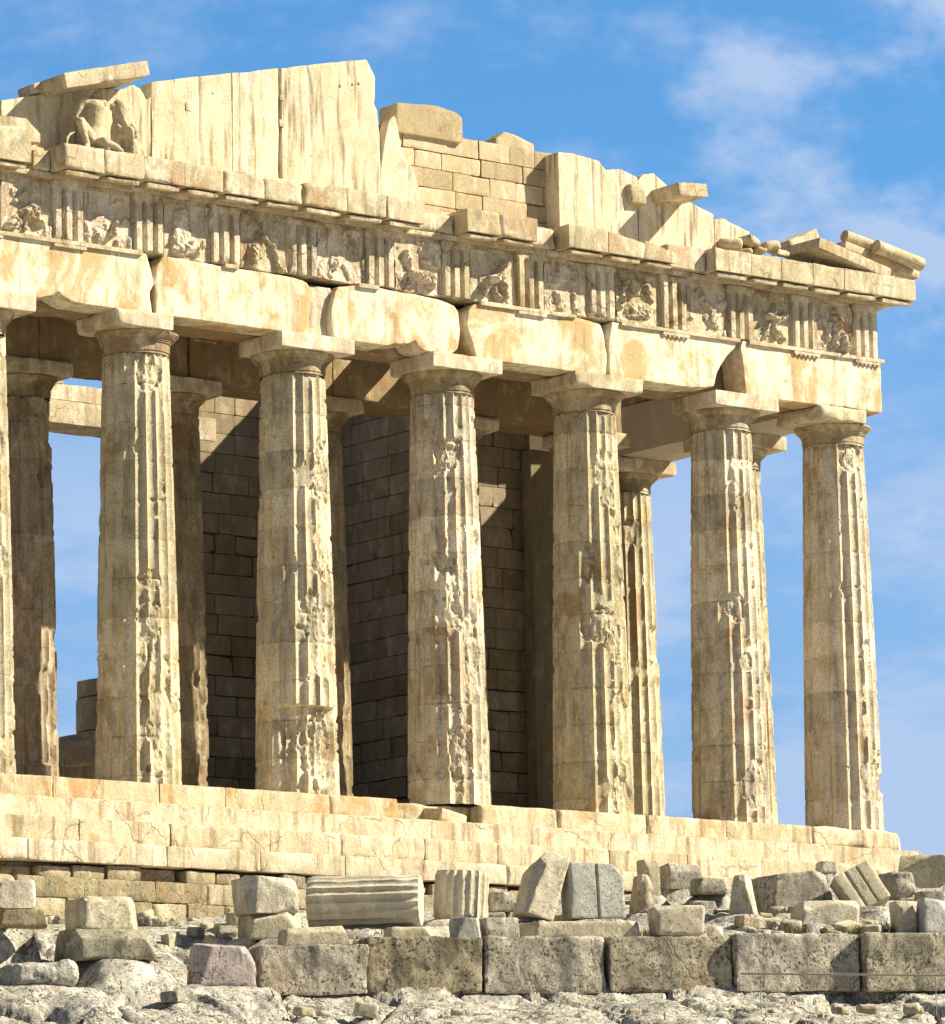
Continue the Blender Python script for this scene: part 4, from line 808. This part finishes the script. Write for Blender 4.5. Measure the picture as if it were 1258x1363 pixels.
# terrace wall blocks
wl = [(419, 142, 65, 'the leftmost squared block of the terrace wall, next to the mauve boulder'), (567, 154, 75, 'darkest pitted block of the terrace wall, under the fluted drums'), (727, 163, 75, 'terrace wall block under the leaning slab, pale scar on its face'),
      (894, 166, 75, 'terrace wall block under the rounded cream block'), (1064, 171, 78, 'terrace wall block behind the left end of the metal rail'), (1230, 158, 78, 'rightmost terrace wall block, cut by the edge of the view')]
for k, (cx_, w_, h_, lb) in enumerate(wl):
    by = 1324-0.006*(cx_-419)
    sput(cx_, by, 97.2, w_-3, h_, 1.2, ('wall_dark' if k == 1 else 'wall_stone'), lb, 60+k*3, name='terrace_block', cat='stone block', chip=0.10, r0=0.025, rough=0.05, group='blocks of the terrace wall', seat=False, sink=0.0, jit=0.12, yawo=0.14, wfull=w_-2, cuts=0)
# drums
def drum(name, r, h, seed, flutes=20):
    n = flutes*8; zz = np.linspace(0, h, 30); th = np.arange(n)/n*2*math.pi; T, Z = np.meshgrid(th, zz); T = T.ravel(); Z = Z.ravel()
    f = (T/(2*math.pi)*flutes) % 1; C = np.stack([np.cos(T)*r, np.sin(T)*r, Z], 1); rr = r-0.045*(1-np.abs(2*f-1)**2)
    rr = np.minimum(rr, r-0.06*np.clip(fbm(C*2.5+seed, 3, 3), 0, 1)); rr = rr+0.01*fbm(C*6+seed, 3, 6)-0.05*np.clip(smooth(0.1, 0, Z)+smooth(h-0.1, h, Z), 0, 1)*(0.4+0.6*np.abs(fbm(C*2, 2, 8)))
    V = np.stack([np.cos(T)*rr, np.sin(T)*rr, Z], 1); m = len(zz)-1
    i = np.arange(m)[:, None]*n; j = np.arange(n)[None]; j2 = (j+1) % n; Q = np.stack([i+j, i+j2, i+n+j2, i+n+j], -1).reshape(-1, 4)
    c = len(V); V = np.vstack([V, [0, 0, -0.01], [0, 0, h+0.01]])
    Tt = [[(k+1) % n, k, c] for k in range(n)]+[[m*n+k, m*n+(k+1) % n, c+1] for k in range(n)]
    return MB().add(V, Q, Tt).build(name, M['drum'], None, angle=35)
M['drum'] = marble('fluted_drum_marble', (0.66, 0.59, 0.43), (0.80, 0.74, 0.57), (0.48, 0.38, 0.24), (0.36, 0.33, 0.26), 0.3, 0.55, 0.3, 0.0, 0.2, 0.5, 0.3)
s = 100.6/F
o = drum('fluted_drum', 36*s, 150*s, 1); q = at(420, 1238, d=100.4); o.rotation_euler = (Matrix.Rotation(-YAW-0.12, 3, 'Z')@Matrix.Rotation(R(90), 3, 'Y')@Matrix.Rotation(0.1, 3, 'Z')).to_euler(); o.location = (q[0], q[1]+0.2, q[2]+36*s)
tag(o, 'fluted column drum lying on its side behind the terrace wall', 'column drum', 'fluted column drums'); c = at(495, 1236, d=100.9); seats.append((c[0], c[1], q[2]-0.02, 1.2))
o = drum('fluted_drum', 37*s, 66*s, 2); q = at(613, 1226, d=101.2); o.location = (q[0], q[1], q[2]); o.rotation_euler = (0.06, 0.02, 0.3)
tag(o, 'short fluted column drum standing upright, right of the drum lying on its side', 'column drum', 'fluted column drums'); seats.append((q[0], q[1], q[2]-0.02, 0.8))
# rubble among the named blocks at the right
rg = random.Random(23)
for k in range(34):
    px = rg.uniform(925, 1250) if k < 26 else rg.uniform(205, 330); py = rg.uniform(1165, 1240); d = 99.3+(1240-py)/14.0
    w_ = rg.uniform(18, 48); sput(px, py, d, w_, w_*rg.uniform(0.35, 0.7), rg.uniform(.3, .6), rg.choice(('grey_stone', 'white_stone', 'white_stone', 'ground')), 'small irregular broken stone lying among the larger fallen blocks', 200+k, name='rubble_stone', cat='stone', group='broken rubble stones among the blocks', chip=0.15, rough=0.04, cuts=6, rot=(rg.uniform(-.25, .25), rg.uniform(-.25, .25), rg.uniform(-.6, .6)), sink=0.05, seg=0.05, onground=True)
# small loose stones
rg = random.Random(17)
spots = [(rg.uniform(10, 1250), rg.choice((95.2, 99.2, 100.3, 101.6, 102.8))) for _ in range(70)]
spots = [(a, b+TILT*(a-629)*0.0155) for a, b in spots]
protos = []
for k, (px, d) in enumerate(spots):
    l = np.array([[(px-629)/F*d*1.006]]); zb = float(base_z(np.array([[d]]), l)[0, 0]); g = np.array([math.sin(YAW), math.cos(YAW)])
    x, y = CP[:2]+g*d+_r0[:2]*l[0, 0]
    if k < 8:
        sz = (rg.uniform(.25, .5), rg.uniform(.25, .4), rg.uniform(.14, .26)); V, Q = stone(sz, 0.035, 0.05, 0.1, 0.03, k+80, (0, 0, sz[2]/2))
        o = MB().add(V, Q).build('loose_stone', M[('white_stone', 'grey_stone', 'white_stone', 'found')[k % 4]], None); protos.append(o)
    else:
        o = protos[k % 8].copy(); COL.objects.link(o)
    o.rotation_euler = (rg.uniform(-.2, .2), rg.uniform(-.2, .2), rg.uniform(0, 6)); sc = rg.uniform(.5, 1.25); o.scale = (sc, sc, sc); o.location = (x, y, zb-0.02); seats.append((x, y, zb-0.02, 0.22))
    tag(o, 'small loose stone lying on the pale rock', 'stone', 'small loose stones on the rock')
ground()
# ------------------------------------------------------------------ rail
q0 = at(986, 1296, d=95.2); q1 = at(1330, 1299, d=95.2)
rail = empty('metal_rail', (q0[0], q0[1], q0[2]-0.5)); tag(rail, 'thin pale horizontal metal rail in front of the terrace wall at the right', 'rail')
def bar(name, a, b, th, w2):
    d = b-a; L_ = np.linalg.norm(d); e1 = d/L_; up = np.array([0, 0, 1.0]) if abs(e1[2]) < .9 else np.array([1.0, 0, 0]); e2 = np.cross(e1, up); e2 /= np.linalg.norm(e2); e3 = np.cross(e2, e1)
    P, Q = lattice(8, 1, 1); p = P-np.array([0, .5, .5])
    V = a+p[:, :1]*d+p[:, 1:2]*e2*w2+p[:, 2:]*e3*th-np.array(rail.location)
    o = MB().add(V, Q).build(name, M['metal'], rail); bv = o.modifiers.new('b', 'BEVEL'); bv.width = 0.008; return o
bar('top_rail', q0, q1, 0.04, 0.04)
for px in (1012, 1245): a = at(px, 1297.5, d=95.2); bar('post', a-np.array([0, 0, 0.03]), a-np.array([0, 0, 0.8]), 0.022, 0.022)
# dry grass tufts between the stones
mb = MB(); rg = random.Random(4)
for px, d in ((a_, b_+TILT*(a_-629)*0.0155) for a_, b_ in ((845, 99.3), (858, 99.6), (1040, 99.2), (1052, 99.0), (1140, 99.5), (1165, 99.4), (700, 98.9), (880, 100.2), (1130, 99.2))):
    l = np.array([[(px-629)/F*d*1.006]]); zb = float(base_z(np.array([[d]]), l)[0, 0]); g = np.array([math.sin(YAW), math.cos(YAW)]); x, y = CP[:2]+g*d+_r0[:2]*l[0, 0]
    for _ in range(110):
        a = rg.uniform(0, 6.28); rr = rg.uniform(0, .22); bx, by = x+rr*math.cos(a), y+rr*math.sin(a); h = rg.uniform(.06, .2); tx, ty = rg.uniform(-.08, .08), rg.uniform(-.08, .08); w = 0.008; c, s_ = math.cos(a)*w, math.sin(a)*w
        mb.add([(bx-c, by-s_, zb-.05), (bx+c, by+s_, zb-.05), (bx+tx+c*.3, by+ty+s_*.3, zb+h), (bx+tx-c*.3, by+ty-s_*.3, zb+h)], [[0, 1, 2, 3]])
o = mb.build('dry_grass', M['grass'], None, angle=None); tag(o, 'sparse dry grass tufts between the fallen stones', 'grass', kind='stuff')
